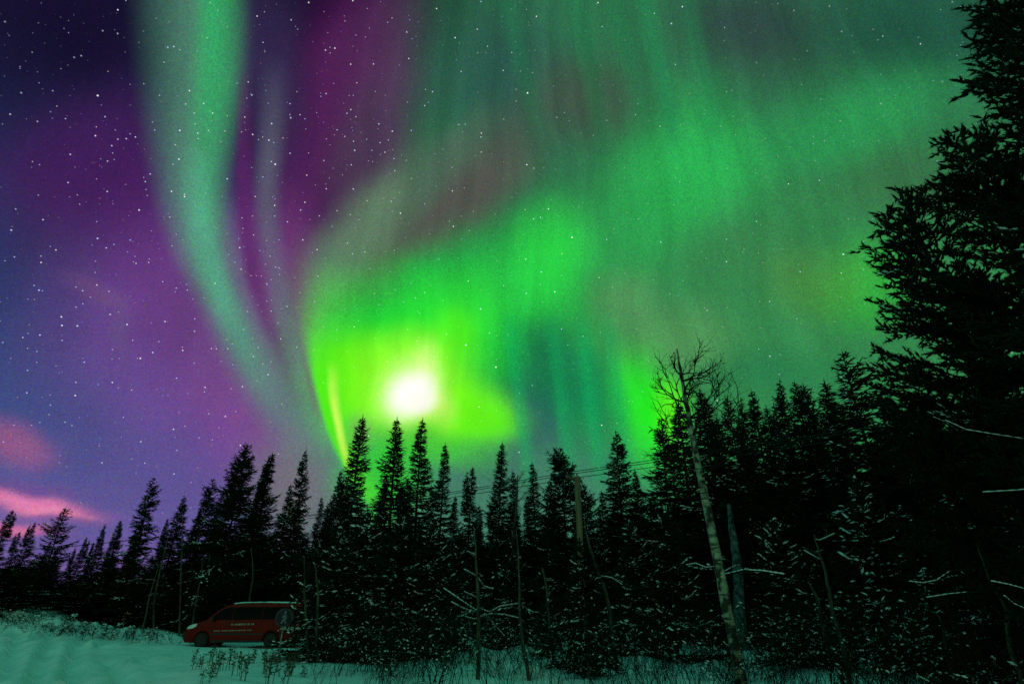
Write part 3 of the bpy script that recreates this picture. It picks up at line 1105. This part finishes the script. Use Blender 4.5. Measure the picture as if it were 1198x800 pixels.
def bare_tree(name, label, pts, d, widths, bark, seed, limbs=(), auto=0, span=(0.5, 1.0), size=0.9, level=2, group=None, frost=True, cat='tree'):
    rng = np.random.default_rng(seed)
    P = [pt(x, y, d) for x, y in pts]
    rad = [max(0.004, 0.5 * w * px_size(x, y, d)) for (x, y), w in zip(pts, widths)]
    z0 = float(gz(P[0].x, P[0].y))
    if P[0].z > z0:                                    # carry the stem down to the snow
        dv = (P[0] - P[1]).normalized()
        k = (P[0].z - z0 + 0.1) / max(0.2, -dv.z)
        P.insert(0, P[0] + dv * k)
        rad.insert(0, rad[0] * 1.15)
    base = Vector((P[0].x, P[0].y, float(gz(P[0].x, P[0].y))))
    o = empty(name, base, label, cat, group)
    P = [p - base for p in P]
    fine, fr_ = [], []
    for i in range(len(P) - 1):
        for k in range(4):
            w = k / 4
            a = P[max(i - 1, 0)]
            b, c, e = P[i], P[i + 1], P[min(i + 2, len(P) - 1)]
            q = 0.5 * ((2 * b) + (c - a) * w + (2 * a - 5 * b + 4 * c - e) * w * w + (3 * b - a - 3 * c + e) * w ** 3)
            ph = (i + w) * 2.1
            fine.append(q + Vector(rng.normal(0, 0.007, 3)) + Vector((math.sin(ph + seed), math.cos(ph * 1.3 + seed), 0)) * (0.0 if bark == 'birch' and d < 20 else 0.022))
            fr_.append((rad[i] * (1 - w) + rad[i + 1] * w) * rng.uniform(0.94, 1.06))
    fine.append(P[-1])
    fr_.append(rad[-1])
    tb = MB()
    tb.tube(fine, fr_, 12)
    tb.build('trunk', M[bark], o, True)
    if auto:
        bb = MB()
        m = len(fine)
        for j in range(auto):
            f = span[0] + (span[1] - span[0]) * (j + rng.uniform(0, 1)) / auto
            i = min(int(f * (m - 1)), m - 2)
            az = rng.uniform(0, 6.28)
            q = fine[i]
            dr = Vector((math.cos(az), math.sin(az), rng.uniform(0.1, 0.9)))
            grow(bb, q, dr, size * rng.uniform(0.6, 1.2) * (1.15 - 0.5 * (f - span[0]) / (span[1] - span[0] + 1e-6)), min(fr_[i] * 0.45, 0.02) + 0.003, level, rng)
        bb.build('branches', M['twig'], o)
    for lb, w in limbs:
        L = [pt(x, y, d + 0.15 * k * (1 if len(lb) % 2 else -1)) - base for k, (x, y) in enumerate(lb)]
        near = min(range(len(fine)), key=lambda i: (fine[i] - L[0]).length)
        L = [fine[near]] + L
        r = 0.5 * w * px_size(*lb[0], d)
        mb = MB()
        mb.tube(L, [r * (1 - 0.6 * k / len(L)) for k in range(len(L))], 6)
        for k in range(1, len(L) - 1):
            for _ in range(2):
                grow(mb, L[k], (L[k + 1] - L[k]).normalized() + Vector(rng.normal(0, 0.5, 3)), 0.22, r * 0.4, 1, rng)
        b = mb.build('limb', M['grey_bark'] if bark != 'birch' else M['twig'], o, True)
        if frost:
            sb = MB()
            ff = []
            for k in range(len(L) - 1):
                ff += [L[k].lerp(L[k + 1], q) for q in (0, .25, .5, .75)]
            snow_strip(sb, ff + [L[-1]], max(r * 0.7, 0.009))
            sb.build('snow_strip', M['snow'], b, True)
    return o


bare_tree('birch_tree', 'tall leaning white barked birch with bare twiggy crown against the green sky',
          [(868, 806), (862, 768), (848, 700), (838, 650), (829, 600), (817, 545), (808, 500), (801, 462), (796, 432), (792, 408)], 12.5,
          [14, 13, 12, 11, 10, 8, 7, 5, 3.5, 1.5], 'birch', 5,
          limbs=[([(826, 664), (814, 659), (803, 661)], 2.2), ([(850, 667), (858, 663), (865, 661)], 2.2), ([(854, 671), (870, 667), (892, 668), (918, 672)], 3.2)],
          auto=24, span=(0.56, 0.90), size=1.3, level=2)
bare_tree('birch_tree', 'thick pale trunk plastered with frost, standing dim behind the leaning birch',
          [(872, 776), (866, 720), (864, 690), (861, 650), (857, 618), (852, 590)], 29, [13, 14, 13, 11, 8, 4], 'frosty_bark', 15, auto=16, span=(0.35, 1.0), size=1.3, level=2)
bare_tree('bare_sapling', 'snow dusted bare sapling with wide spread limbs in the middle clearing',
          [(559, 806), (559, 745), (560, 700), (557, 650), (554, 615)], 17, [5.5, 5, 4.2, 2.4, 0.8], 'grey_bark', 6,
          limbs=[([(557, 714), (538, 701), (519, 688)], 2.2), ([(555, 716), (541, 711), (528, 704)], 2.2), ([(555, 724), (543, 721)], 1.8),
                 ([(572, 716), (586, 709), (606, 706)], 2.2), ([(574, 718), (590, 719), (607, 723)], 2.2), ([(568, 718), (578, 730), (590, 744)], 2.2),
                 ([(562, 680), (566, 686), (577, 689)], 2.2), ([(554, 672), (543, 666)], 2.2), ([(552, 696), (543, 692)], 1.8), ([(553, 648), (547, 645)], 1.8)],
          auto=10, span=(0.3, 0.98), size=0.35, level=1)
bare_tree('bare_sapling', 'thin brown bare stem with a kinked foot right of the snow dusted sapling',
          [(620, 806), (613, 760), (609, 720), (607, 680), (604, 620)], 17, [5, 4.5, 3.5, 2.2, 0.8], 'grey_bark', 7, auto=9, span=(0.4, 1.0), size=0.5, level=1)
bare_tree('bare_sapling', 'short broken stem beside the snow laden young spruce',
          [(648, 790), (645, 745), (641, 700), (634, 664)], 20, [3.6, 3.4, 3, 2], 'grey_bark', 8, auto=4, span=(0.4, 0.9), size=0.3, level=1)
bare_tree('bare_sapling', 'leaning dead stem on the right of the utility pole',
          [(724, 790), (717, 740), (710, 700), (699, 668), (690, 636), (683, 608)], 20, [5.5, 5, 4.5, 3.8, 3, 1.2], 'grey_bark', 9,
          limbs=[([(704, 674), (716, 676), (728, 684)], 2.2)], auto=10, span=(0.35, 1.0), size=0.5, level=1)
bare_tree('bare_sapling', 'bare stem leaning left with snowy forks, right of the birch',
          [(996, 806), (988, 770), (978, 725), (968, 680), (960, 655), (953, 626)], 15, [6.5, 6, 5, 4, 3, 1.2], 'grey_bark', 10,
          limbs=[([(957, 653), (948, 648), (941, 644)], 2.2), ([(959, 632), (968, 628), (976, 624)], 2.2)], auto=10, span=(0.4, 1.0), size=0.5, level=1)
bare_tree('bare_sapling', 'second leaning bare stem crossing behind the snowy forked one',
          [(986, 800), (974, 765), (964, 735), (956, 705), (946, 680)], 16.5, [6, 6, 5, 4, 2], 'grey_bark', 11, auto=8, span=(0.4, 1.0), size=0.4, level=1)
bare_tree('bare_sapling', 'curved bare stem near the lower right corner',
          [(1194, 806), (1188, 775), (1180, 735), (1172, 705), (1160, 680), (1144, 640)], 12, [6.5, 6, 5.5, 4.5, 3, 1.2], 'grey_bark', 12, auto=8, span=(0.5, 1.0), size=0.5, level=1)
bare_tree('bare_sapling', 'thin bare stem leaning left of the curved corner stem',
          [(1118, 800), (1110, 770), (1104, 740), (1095, 716)], 15, [4.5, 4, 3.5, 2], 'grey_bark', 13, auto=6, span=(0.4, 1.0), size=0.35, level=1)
bare_tree('birch_tree', 'far bare birch crown among the thin spruces left of the utility pole',
          [(598, 720), (600, 650), (603, 600), (606, 555)], 44, [5, 4, 3, 1], 'grey_bark', 14, auto=26, span=(0.4, 0.99), size=2.3, level=2)
bare_tree('birch_tree', 'hazy bare bush topped birch between the open spruce and the wire end',
          [(84, 720), (83, 690), (82, 665), (81, 648)], 58, [3, 3, 2, 1], 'grey_bark', 24, auto=22, span=(0.2, 0.99), size=1.3, level=2)
for k, (pts, lab) in enumerate((
        ([(166, 742), (171, 718), (176, 695), (186, 660)], 'leftmost of the bare birches behind the van, faint and leaning right'),
        ([(180, 742), (181, 700), (190, 655), (196, 630)], 'faint leaning birch stem between the leftmost one and the straight pale one'),
        ([(210, 744), (211, 700), (212, 650), (214, 600)], 'straight pale birch stem above the front bumper of the van'),
        ([(224, 744), (227, 715), (233, 685), (238, 650)], 'pale birch stem leaning right above the bonnet of the van'),
        ([(290, 735), (291, 705), (296, 670), (294, 640)], 'pale birch stem rising from behind the van roof'))):
    bare_tree('birch_tree', lab, pts, 37, [2.4, 2.2, 1.8, 0.7], 'grey_bark', 50 + k, auto=9, span=(0.3, 1.0), size=1.1, level=2, group='slender birches behind the van')
for k, (pts, d, lab) in enumerate((
        ([(362, 800), (359, 740), (357, 690), (356, 650)], 23, 'spindly bare stem in front of the tail of the van'),
        ([(374, 800), (371, 745), (372, 700), (368, 660)], 22, 'spindly bare stem just right of the tail of the van'),
        )):
    bare_tree('bare_sapling', lab, pts, d, [4, 3.5, 2.5, 1], 'grey_bark', 70 + k, auto=12, span=(0.25, 1.0), size=0.6, level=2, group='bare stems along the forest edge')


# ------------------------------------------------------------------ red van parked on the snow, nose to the left
VAN = Vector((-12.78, 31.0, 0))
VAN.z = float(gz(VAN.x, VAN.y - 1)) + 0.0
LEN, HGT = 5.55, 1.95
XF = -LEN / 2                                          # nose
WH = [(-1.80, 0.335), (1.45, 0.335)]                   # wheel centres (x, radius)


def v_top(x):
    k = x - XF
    return float(np.interp(k, [0, 0.06, 0.25, 0.75, 1.02, 1.35, 1.75, 2.05, 2.5, 3.6, 5.2, 5.45, 5.55],
                           [0.72, 0.84, 0.98, 1.12, 1.19, 1.50, 1.78, 1.88, 1.93, 1.95, 1.92, 1.86, 1.76]))


def v_bot(x):
    z = float(np.interp(x - XF, [0, 0.15, 0.5, 5.3, 5.55], [0.34, 0.24, 0.22, 0.26, 0.36]))
    for cx, r in WH:
        q = (r + 0.075) ** 2 - (x - cx) ** 2
        if q > 0:
            z = max(z, r + math.sqrt(q) - 0.02)
    return z


def v_half(x, z):
    """half width of the body at station x and height z"""
    k = x - XF
    w = float(np.interp(k, [0, 0.05, 0.2, 0.55, 1.1, 4.9, 5.4, 5.55], [0.62, 0.72, 0.84, 0.93, 0.97, 0.97, 0.94, 0.90]))
    w *= float(np.interp(z, [0.2, 0.45, 0.8, 1.12, 1.5, 1.8, 1.95], [0.965, 0.995, 1.0, 0.985, 0.915, 0.84, 0.78]))
    return w


def van_root():
    o = empty('parked_van', VAN, 'dark red van parked on the snow with dark windows and white side lettering', 'van')
    xs = sorted(set(list(np.linspace(XF, -XF, 61)) + [cx + s * (r + 0.075) * math.cos(a) for cx, r in WH for s in (1, -1) for a in np.linspace(0, 1.5, 7)]
                    + [XF + 0.03, XF + 0.08, XF + 0.13]))
    mb = MB()
    V, nz_ = [], 12
    for x in xs:
        b, t = v_bot(x), v_top(x)
        ring = []
        for k in range(nz_):
            f = k / (nz_ - 1)
            z = b + (t - 0.03 - b) * f
            y = v_half(x, z)
            if f > 0.93:
                y -= 0.05
            ring.append((x, -y, z))
        yt = v_half(x, t) - 0.16
        ring += [(x, -yt, t - 0.006), (x, -yt * 0.45, t), (x, yt * 0.45, t), (x, yt, t - 0.006)]
        ring += [(q[0], -q[1], q[2]) for q in ring[:nz_][::-1]]
        V += ring
    n = len(V) // len(xs)
    F = []
    for i in range(len(xs) - 1):
        for k in range(n):
            q = (k + 1) % n
            F.append((i * n + k, i * n + q, (i + 1) * n + q, (i + 1) * n + k))
    F.append(tuple(range(n)))
    F.append(tuple((len(xs) - 1) * n + k for k in range(n)))
    mb.add(V, F)
    mb.build('body', M['paint'], o, True)
    return o


van = van_root()


def on_side(x, z, out, sgn=-1):
    return (x, sgn * (v_half(x, z) + out), z)


def side_panel(name, outline, m, out=0.006, thick=0.02, sgn=-1, parent=None, sub=8):
    """panel that follows the flank; outline = [(x, z bottom, z top), ...]"""
    V, F = [], []
    for x, z0, z1 in outline:
        for k in range(sub + 1):
            z = z0 + (z1 - z0) * k / sub
            V.append(on_side(x, z, out, sgn))
        for k in range(sub + 1):
            z = z0 + (z1 - z0) * k / sub
            V.append(on_side(x, z, out - thick, sgn))
    r = 2 * (sub + 1)
    for i in range(len(outline) - 1):
        a, b = i * r, (i + 1) * r
        for k in range(sub):
            F.append((a + k, a + k + 1, b + k + 1, b + k))
            F.append((a + sub + 1 + k, b + sub + 1 + k, b + sub + 2 + k, a + sub + 2 + k))
        F.append((a, b, b + sub + 1, a + sub + 1))
        F.append((a + sub, a + 2 * sub + 1, b + 2 * sub + 1, b + sub))
    for a in (0, (len(outline) - 1) * r):
        for k in range(sub):
            F.append((a + k, a + sub + 1 + k, a + sub + 2 + k, a + k + 1))
    mb = MB()
    mb.add(V, F)
    return mb.build(name, m, parent or van)


def strip(x0, x1, f0, f1, n=10):
    return [(x0 + (x1 - x0) * k / n, f0(x0 + (x1 - x0) * k / n), f1(x0 + (x1 - x0) * k / n)) for k in range(n + 1)]


belt = lambda x: 1.17 + 0.02 * (x - XF) * 0.4
wtop = lambda x: min(1.74, v_top(x) - 0.13)
for sgn in (-1, 1):
    side_panel('side_window', strip(XF + 1.30, XF + 2.25, belt, wtop), M['glass'], sgn=sgn)
    side_panel('side_window', strip(XF + 2.275, XF + 3.65, belt, wtop), M['glass'], sgn=sgn)
    side_panel('side_window', strip(XF + 3.675, XF + 5.05, belt, wtop), M['glass'], sgn=sgn)
    side_panel('rub_strip', strip(XF + 1.42, XF + 3.85, lambda x: 0.56, lambda x: 0.63), M['black'], 0.012, 0.02, sgn)
    side_panel('sill_trim', strip(XF + 1.42, XF + 3.82, lambda x: 0.25, lambda x: 0.34), M['black'], 0.010, 0.02, sgn)
    side_panel('headlight', [(XF + 0.16, .80, .86), (XF + 0.28, .80, .94), (XF + 0.45, .83, 1.0), (XF + 0.64, .92, 1.03)], M['lens'], 0.012, 0.05, sgn)
    side_panel('tail_light', [(-XF - 0.20, 0.92, 1.66), (-XF - 0.13, 0.90, 1.68), (-XF - 0.07, 0.90, 1.66)], M['redlens'], 0.012, 0.04, sgn)
    side_panel('reflector_strip', [(-XF - 0.235, 0.98, 1.62), (-XF - 0.205, 0.98, 1.62)], M['letter'], 0.010, 0.02, sgn)
    for x in (XF + 2.10, XF + 2.46):
        mb = MB()
        c = on_side(x, 1.06, 0.022, sgn)
        mb.box(c, (0.17, 0.03, 0.035))
        mb.build('door_handle', M['black'], van, bevel=0.008)
    for x in (XF + 1.28, XF + 2.26, XF + 3.66):
        side_panel('door_seam', [(x - 0.006, 0.40, belt(x) - 0.01), (x + 0.006, 0.40, belt(x) - 0.01)], M['black'], 0.003, 0.01, sgn)
    mb = MB()
    c = on_side(XF + 1.42, 1.22, 0.13, sgn)
    mb.box(c, (0.10, 0.20, 0.23))
    mb.box(on_side(XF + 1.42, 1.15, 0.03, sgn), (0.06, 0.10, 0.05))
    mb.build('wing_mirror', M['black'], van, bevel=0.02)
    # two lines of white lettering, too small and dim to read
    rl = random.Random(3)
    for (xa, xb, z, hgt, gap) in ((XF + 2.28, XF + 3.36, 0.99, 0.075, 0.018), (XF + 1.52, XF + 3.36, 0.72, 0.045, 0.03)):
        mb = MB()
        x = xa
        while x < xb - 0.05:
            w = rl.uniform(0.035, 0.06)
            if rl.random() < 0.13:
                x += 0.05
            c = on_side(x + w / 2, z + 0.02 * (x - xa), 0.003, sgn)
            mb.box(c, (w, 0.006, hgt))
            x += w + gap
        mb.build('lettering', M['letter'], van)
for cx, r in WH:
    for sgn in (-1, 1):
        mb = MB()
        y0 = sgn * 0.80
        mb.lathe([(r - 0.10, -0.11), (r - 0.02, -0.11), (r, -0.08), (r, 0.08), (r - 0.02, 0.11), (r - 0.10, 0.11)], (cx, y0, r), 'Y', 28)
        w = mb.build('wheel', M['tyre'], van, True)
        mb = MB()
        mb.lathe([(r - 0.10, -0.04), (r - 0.10, 0.04), (0.07, 0.055), (0.03, 0.06)], (cx, y0 + sgn * 0.075, r), 'Y', 20)
        for k in range(5):
            a = 2 * math.pi * k / 5
            mb.box((cx + math.cos(a) * 0.12, y0 + sgn * 0.135, r + math.sin(a) * 0.12), (0.19, 0.02, 0.05), Matrix.Rotation(-a, 4, 'Y'))
        mb.build('rim', M['rim'], w)
# windscreen, rear window, bumpers, grille, roof snow
V, F = [], []
ks = np.linspace(1.06, 1.86, 8)
for k in ks:
    x, z = XF + k, v_top(XF + k)
    h = v_half(x, z) - 0.14
    for j in range(5):
        V.append((x - 0.008, -h + 2 * h * j / 4, z + 0.010))
for k in ks:
    x, z = XF + k, v_top(XF + k)
    h = v_half(x, z) - 0.14
    for j in range(5):
        V.append((x + 0.01, -h + 2 * h * j / 4, z - 0.02))
for i in range(7):
    for j in range(4):
        a = i * 5 + j
        F.append((a, a + 1, a + 6, a + 5))
        F.append((a + 40, a + 45, a + 46, a + 41))
for i in range(7):
    F += [(i * 5, i * 5 + 5, i * 5 + 45, i * 5 + 40), (i * 5 + 4, i * 5 + 44, i * 5 + 49, i * 5 + 9)]
F += [(0, 40, 41, 1), (1, 41, 42, 2), (2, 42, 43, 3), (3, 43, 44, 4)] + [(35 + j, 36 + j, 76 + j, 75 + j) for j in range(4)]
mb = MB()
mb.add(V, F)
mb.build('windscreen', M['glass'], van)
mb = MB()
mb.box((-XF + 0.012, 0, 1.42), (0.03, 1.30, 0.46))
mb.build('rear_window', M['glass'], van, bevel=0.01)
mb = MB()
mb.box((-XF + 0.02, 0, 0.48), (0.14, 1.70, 0.24))
mb.build('rear_bumper', M['black'], van, bevel=0.04)
mb = MB()
mb.box((XF + 0.03, 0, 0.44), (0.16, 1.38, 0.24))
mb.build('front_bumper', M['black'], van, bevel=0.05)
mb = MB()
for k in range(4):
    mb.box((XF - 0.006 + 0.02 * k, 0, 0.64 + 0.05 * k), (0.05, 1.0 - 0.03 * k, 0.022))
mb.build('grille', M['black'], van)
mb = MB()
mb.box((-XF + 0.035, 0, 0.80), (0.02, 0.52, 0.115))
mb.build('number_plate', M['letter'], van)
mb = MB()
V, F = [], []
rs = random.Random(8)
xs = np.linspace(XF + 2.1, -XF - 0.2, 26)
for x in xs:
    h = v_half(x, v_top(x)) - 0.10
    t = v_top(x)
    for j in range(9):
        y = -h + 2 * h * j / 8
        edge = 0.0 if j in (0, 8) else 1.0
        V.append((x, y, t - 0.02 + edge * (0.050 + rs.uniform(-0.012, 0.018))))
for i in range(len(xs) - 1):
    for j in range(8):
        a = i * 9 + j
        F.append((a, a + 1, a + 10, a + 9))
mb.add(V, F)
mb.build('roof_snow', M['snow'], van, True)

# ------------------------------------------------------------------ round sign on a post in front of the van
sp_ = pt(333, 722, 24.0)
sz = float(gz(sp_.x, sp_.y))
sign = empty('round_sign', (sp_.x, sp_.y, sz), 'round blue sign on a thin post in front of the rear of the van', 'road sign', None, -math.atan2(sp_.x, sp_.y) * 0.6)
hc = sp_.z - sz
mb = MB()
mb.tube([(0, 0, -0.2), (0, 0, hc + 0.28)], 0.032, 10)
mb.build('post', M['metal'], sign, True)
mb = MB()
mb.lathe([(0.29, -0.008), (0.30, 0.0), (0.29, 0.008)], (0, -0.05, hc), 'Y', 36)
face = mb.build('sign_plate', M['signblue'], sign)
mb = MB()                                              # rim and the walking figure
rim_o = [(0.285 * math.cos(2 * math.pi * k / 36), -0.061, hc + 0.285 * math.sin(2 * math.pi * k / 36)) for k in range(37)]
mb.tube(rim_o, 0.007, 5)
mb.build('sign_border', M['white'], face)
mb = MB()
mb.lathe([(0.001, -0.004), (0.04, -0.004), (0.04, 0.004), (0.001, 0.004)], (0.02, -0.062, hc + 0.175), 'Y', 14)
for a, b, w in (((0.01, 0.12), (0.0, -0.02), 0.035), ((0.0, -0.02), (0.075, -0.19), 0.024), ((0.0, -0.02), (-0.08, -0.19), 0.024),
                ((0.01, 0.10), (0.09, 0.0), 0.018), ((0.01, 0.10), (-0.08, 0.01), 0.018)):
    p, q = Vector((a[0], -0.062, hc + a[1])), Vector((b[0], -0.062, hc + b[1]))
    mb.box((p + q) / 2, (w * 2, 0.006, (q - p).length), Matrix.Rotation(math.atan2(q.x - p.x, q.z - p.z), 4, 'Y'))
mb.build('pictogram', M['white'], face)
mb = MB()
mb.box((0, -0.045, hc - 0.36), (0.20, 0.012, 0.07))
mb.build('lower_plate', M['letter'], sign)

# ------------------------------------------------------------------ utility pole with three wires
pp, ph = base_at(675, 557, 28)
pole = empty('utility_pole', pp, 'brown wooden utility pole behind the snow laden young spruce', 'utility pole')
mb = MB()
mb.tube([(0, 0, -0.3), (0, 0, ph * 0.5), (0, 0, ph)], [0.165, 0.15, 0.135], 14)
mb.build('pole', M['pole_wood'], pole, True)
WD = Vector((-53.2, 36.0, 0)).normalized()             # the line runs off to the far left
XD = Vector((-WD.y, WD.x, 0)) * -1
mb = MB()
ra = Matrix.Rotation(math.atan2(XD.y, XD.x), 4, 'Z')
mb.box((0, 0, ph - 0.12) + WD * 0.17 if False else tuple(Vector((0, 0, ph - 0.12)) + WD * 0.17), (1.5, 0.10, 0.12), ra)
arm = mb.build('crossarm', M['pole_wood'], pole, bevel=0.01)
tops = []
for s in (-0.65, 0.0, 0.65):
    c = Vector((0, 0, ph - 0.06)) + WD * 0.17 + XD * s
    if s == 0.0:
        c = Vector((0, 0, ph))
    mb = MB()
    mb.lathe([(0.012, 0), (0.012, 0.05), (0.045, 0.06), (0.05, 0.09), (0.03, 0.105), (0.045, 0.12), (0.04, 0.15), (0.015, 0.165)], c, 'Z', 12)
    mb.build('insulator', M['ceramic'], arm if s else pole, True)
    tops.append(pp + c + Vector((0, 0, 0.15)))
for i, tp in enumerate(tops):
    a = tp + WD * 95
    a.z = 8.6 + 0.25 * i
    b = tp - WD * 42 + Vector((0, 0, 1.0))
    P = []
    for k in range(31):
        t = k / 30
        q = a.lerp(tp, t)
        q.z -= 4 * 0.9 * t * (1 - t)
        P.append(q)
    for k in range(1, 17):
        t = k / 16
        q = tp.lerp(b, t)
        q.z -= 4 * 0.25 * t * (1 - t)
        P.append(q)
    mb = MB()
    mb.tube(P, 0.017, 5)
    o = mb.build('power_wire', M['wire'], None, True)
    tag(o, ('power wire on the far end of the crossarm, uppermost on the pole' if i == 0 else
            'power wire fixed to the pole top between the outer two' if i == 1 else 'power wire on the near end of the crossarm of the pole'), 'wire', 'power wires on the pole')

# ------------------------------------------------------------------ snowy brush along the left bank
rb = random.Random(12)


def twig_mesh(seed, n, h, spread, level=1, r=0.012, frost=1.0, low=1.0, chance=0.05):
    global SNOW
    rng = np.random.default_rng(seed)
    mb = MB()
    SNOW = Spray()
    SNOW.chance = chance
    for _ in range(n):
        a = rng.uniform(0, 6.28)
        p = Vector((rng.normal(0, spread * 0.25), rng.normal(0, spread * 0.25), -0.05))
        d = Vector((math.cos(a) * rng.uniform(0.05, 0.6) * low, math.sin(a) * rng.uniform(0.05, 0.6) * low, 1))
        grow(mb, p, d, h * rng.uniform(0.55, 1.1), r * rng.uniform(0.7, 1.2), level, rng, 0.2, 0.6)
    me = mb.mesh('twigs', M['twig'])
    sn, SNOW = SNOW, None
    sn.s = [q[:6] + (q[6], q[7] * frost) for q in sn.s]
    V, T = sn.arrays(rng, flat=0.7)
    tr = []
    for f in me.polygons:
        vs = list(f.vertices)
        tr += [(vs[0], vs[i], vs[i + 1]) for i in range(1, len(vs) - 1)]
    co = np.array([v.co[:] for v in me.vertices])
    return tri_mesh('twigs', co, np.array(tr), M['twig'], False, V, T, M['snow'])


BT = [twig_mesh(100 + k, 12, 0.55, 2.6, 2, 0.010, 2.6, 2.6, 0.10) for k in range(4)]
BANK = [(6, 717, 'snowy bush at the far left end of the bank'), (28, 722, 'snowy bush second from the left end of the bank'),
        (46, 723, 'low snowy bush under the lone open branched spruce'), (62, 731, 'snow capped bush where the bank starts to curve down'),
        (82, 735, 'long snowy bush below the wire end'), (98, 733, 'tallest snow capped bush in the middle of the bank'),
        (114, 736, 'snow capped bush right of the tallest one on the bank'), (130, 739, 'snowy bush with dark open twigs on the right half of the bank'),
        (146, 741, 'thin snowy bush below the tall slender spruce'), (166, 743, 'small snowy bush at the foot of the leftmost birch'),
        (190, 745, 'last snowy bush before the nose of the van')]
for i, (px, py, lab) in enumerate(BANK):
    g0 = ground_hit(px, py + 8)
    dd = math.hypot(g0.x, g0.y)
    o = empty('snowy_bush', g0, lab, 'bush', 'snowy bushes along the left bank', rb.uniform(0, 6.28))
    for q in range(2 if i < 8 else 1):
        t = link('twigs', BT[(i + q) % 4], o)
        t.location = (q * rb.uniform(-0.7, 0.7), q * rb.uniform(-0.5, 0.5), 0.05)
        t.rotation_euler = (0, 0, rb.uniform(0, 6.28))
        t.scale = (1.15, 1.15, rb.uniform(0.7, 1.0))

# ------------------------------------------------------------------ bare shrubs and dry stalks sticking out of the snow
ST = [twig_mesh(300 + k, 7, 1.5, 0.9, 2, 0.008, 0.9, 1.0, 0.05) for k in range(5)]


def shrub(px, py, d, s, lab, grp):
    p = pt(px, py, d)
    o = empty('bare_shrub', (p.x, p.y, float(gz(p.x, p.y))), lab, 'shrub', grp, rb.uniform(0, 6.28), (s, s, s * rb.uniform(0.85, 1.25)))
    link('twigs', ST[rb.randrange(5)], o)


for x0, x1, n, d0, d1, s0, s1, lab in (
        (352, 420, 9, 15, 24, 0.8, 1.3, 'bare twiggy shrub in the snow to the right of the van'),
        (420, 520, 17, 13, 20, 0.7, 1.3, 'bare twiggy shrub under the snow dusted young spruces'),
        (520, 640, 16, 13, 22, 0.6, 1.2, 'bare twiggy shrub in the middle clearing around the snow dusted sapling'),
        (640, 760, 16, 13, 20, 0.7, 1.3, 'bare twiggy shrub around the snow laden young spruce by the pole'),
        (760, 900, 18, 12, 19, 0.7, 1.2, 'bare twiggy shrub at the foot of the leaning birch'),
        (900, 1060, 18, 12, 18, 0.7, 1.2, 'bare twiggy shrub around the leaning bare stems on the right'),
        (1060, 1200, 14, 11, 15, 0.7, 1.1, 'bare twiggy shrub under the big pines')):
    for k in range(n):
        shrub(x0 + (x1 - x0) * (k + rb.random()) / n, 770, rb.uniform(d0, d1), rb.uniform(s0, s1), lab, 'bare shrubs in the snow')


def stalk_mesh(seed):
    rng = np.random.default_rng(seed)
    mb = MB()
    for _ in range(4):
        a = rng.uniform(0, 6.28)
        P = [Vector((rng.normal(0, 0.10), rng.normal(0, 0.10), -0.05))]
        h = rng.uniform(0.35, 0.8)
        lean = Vector((math.cos(a), math.sin(a), 0)) * rng.uniform(0.02, 0.25)
        for k in range(1, 5):
            P.append(P[0] + Vector((0, 0, h * k / 4)) + lean * (k / 4) ** 2)
        mb.tube(P, [0.010, 0.009, 0.008, 0.007, 0.005], 4)
        for k in range(9):                             # withered seed heads and leaves
            f = rng.uniform(0.35, 1.0)
            i = min(int(f * 4), 3)
            q = P[i].lerp(P[i + 1], f * 4 - i)
            d = Vector((rng.normal(), rng.normal(), rng.uniform(-0.2, 0.9))).normalized()
            s = d.orthogonal().normalized() * rng.uniform(0.012, 0.03)
            l = rng.uniform(0.06, 0.15)
            up = Vector((0, 0, 0.012))
            mb.add([q, q + d * l * 0.5 + s, q + d * l, q + d * l * 0.5 - s, q + d * l * 0.5 + up], [(0, 1, 4), (1, 2, 4), (2, 3, 4), (3, 0, 4), (0, 3, 2, 1)])
    return mb.mesh('dry_weed', M['straw'])


SM = [stalk_mesh(400 + k) for k in range(5)]
for px, py in ((228, 777), (234, 783), (246, 783), (250, 776), (262, 783), (270, 776), (276, 790), (281, 779), (290, 783), (296, 775), (304, 788), (310, 779),
               (318, 786), (322, 776), (330, 792), (338, 783), (345, 790), (349, 778), (356, 794), (255, 795), (284, 797), (240, 800), (312, 801), (338, 803)):
    g0 = ground_hit(px, py)
    o = link('dry_weed', SM[rb.randrange(5)])
    o.location = g0
    o.rotation_euler = (0, 0, rb.uniform(0, 6.28))
    s = rb.uniform(0.7, 1.15)
    o.scale = (s, s, s)
    tag(o, 'dry dark weed stalks poking out of the snow in front of the van', 'weed', 'dry weeds in front of the van')
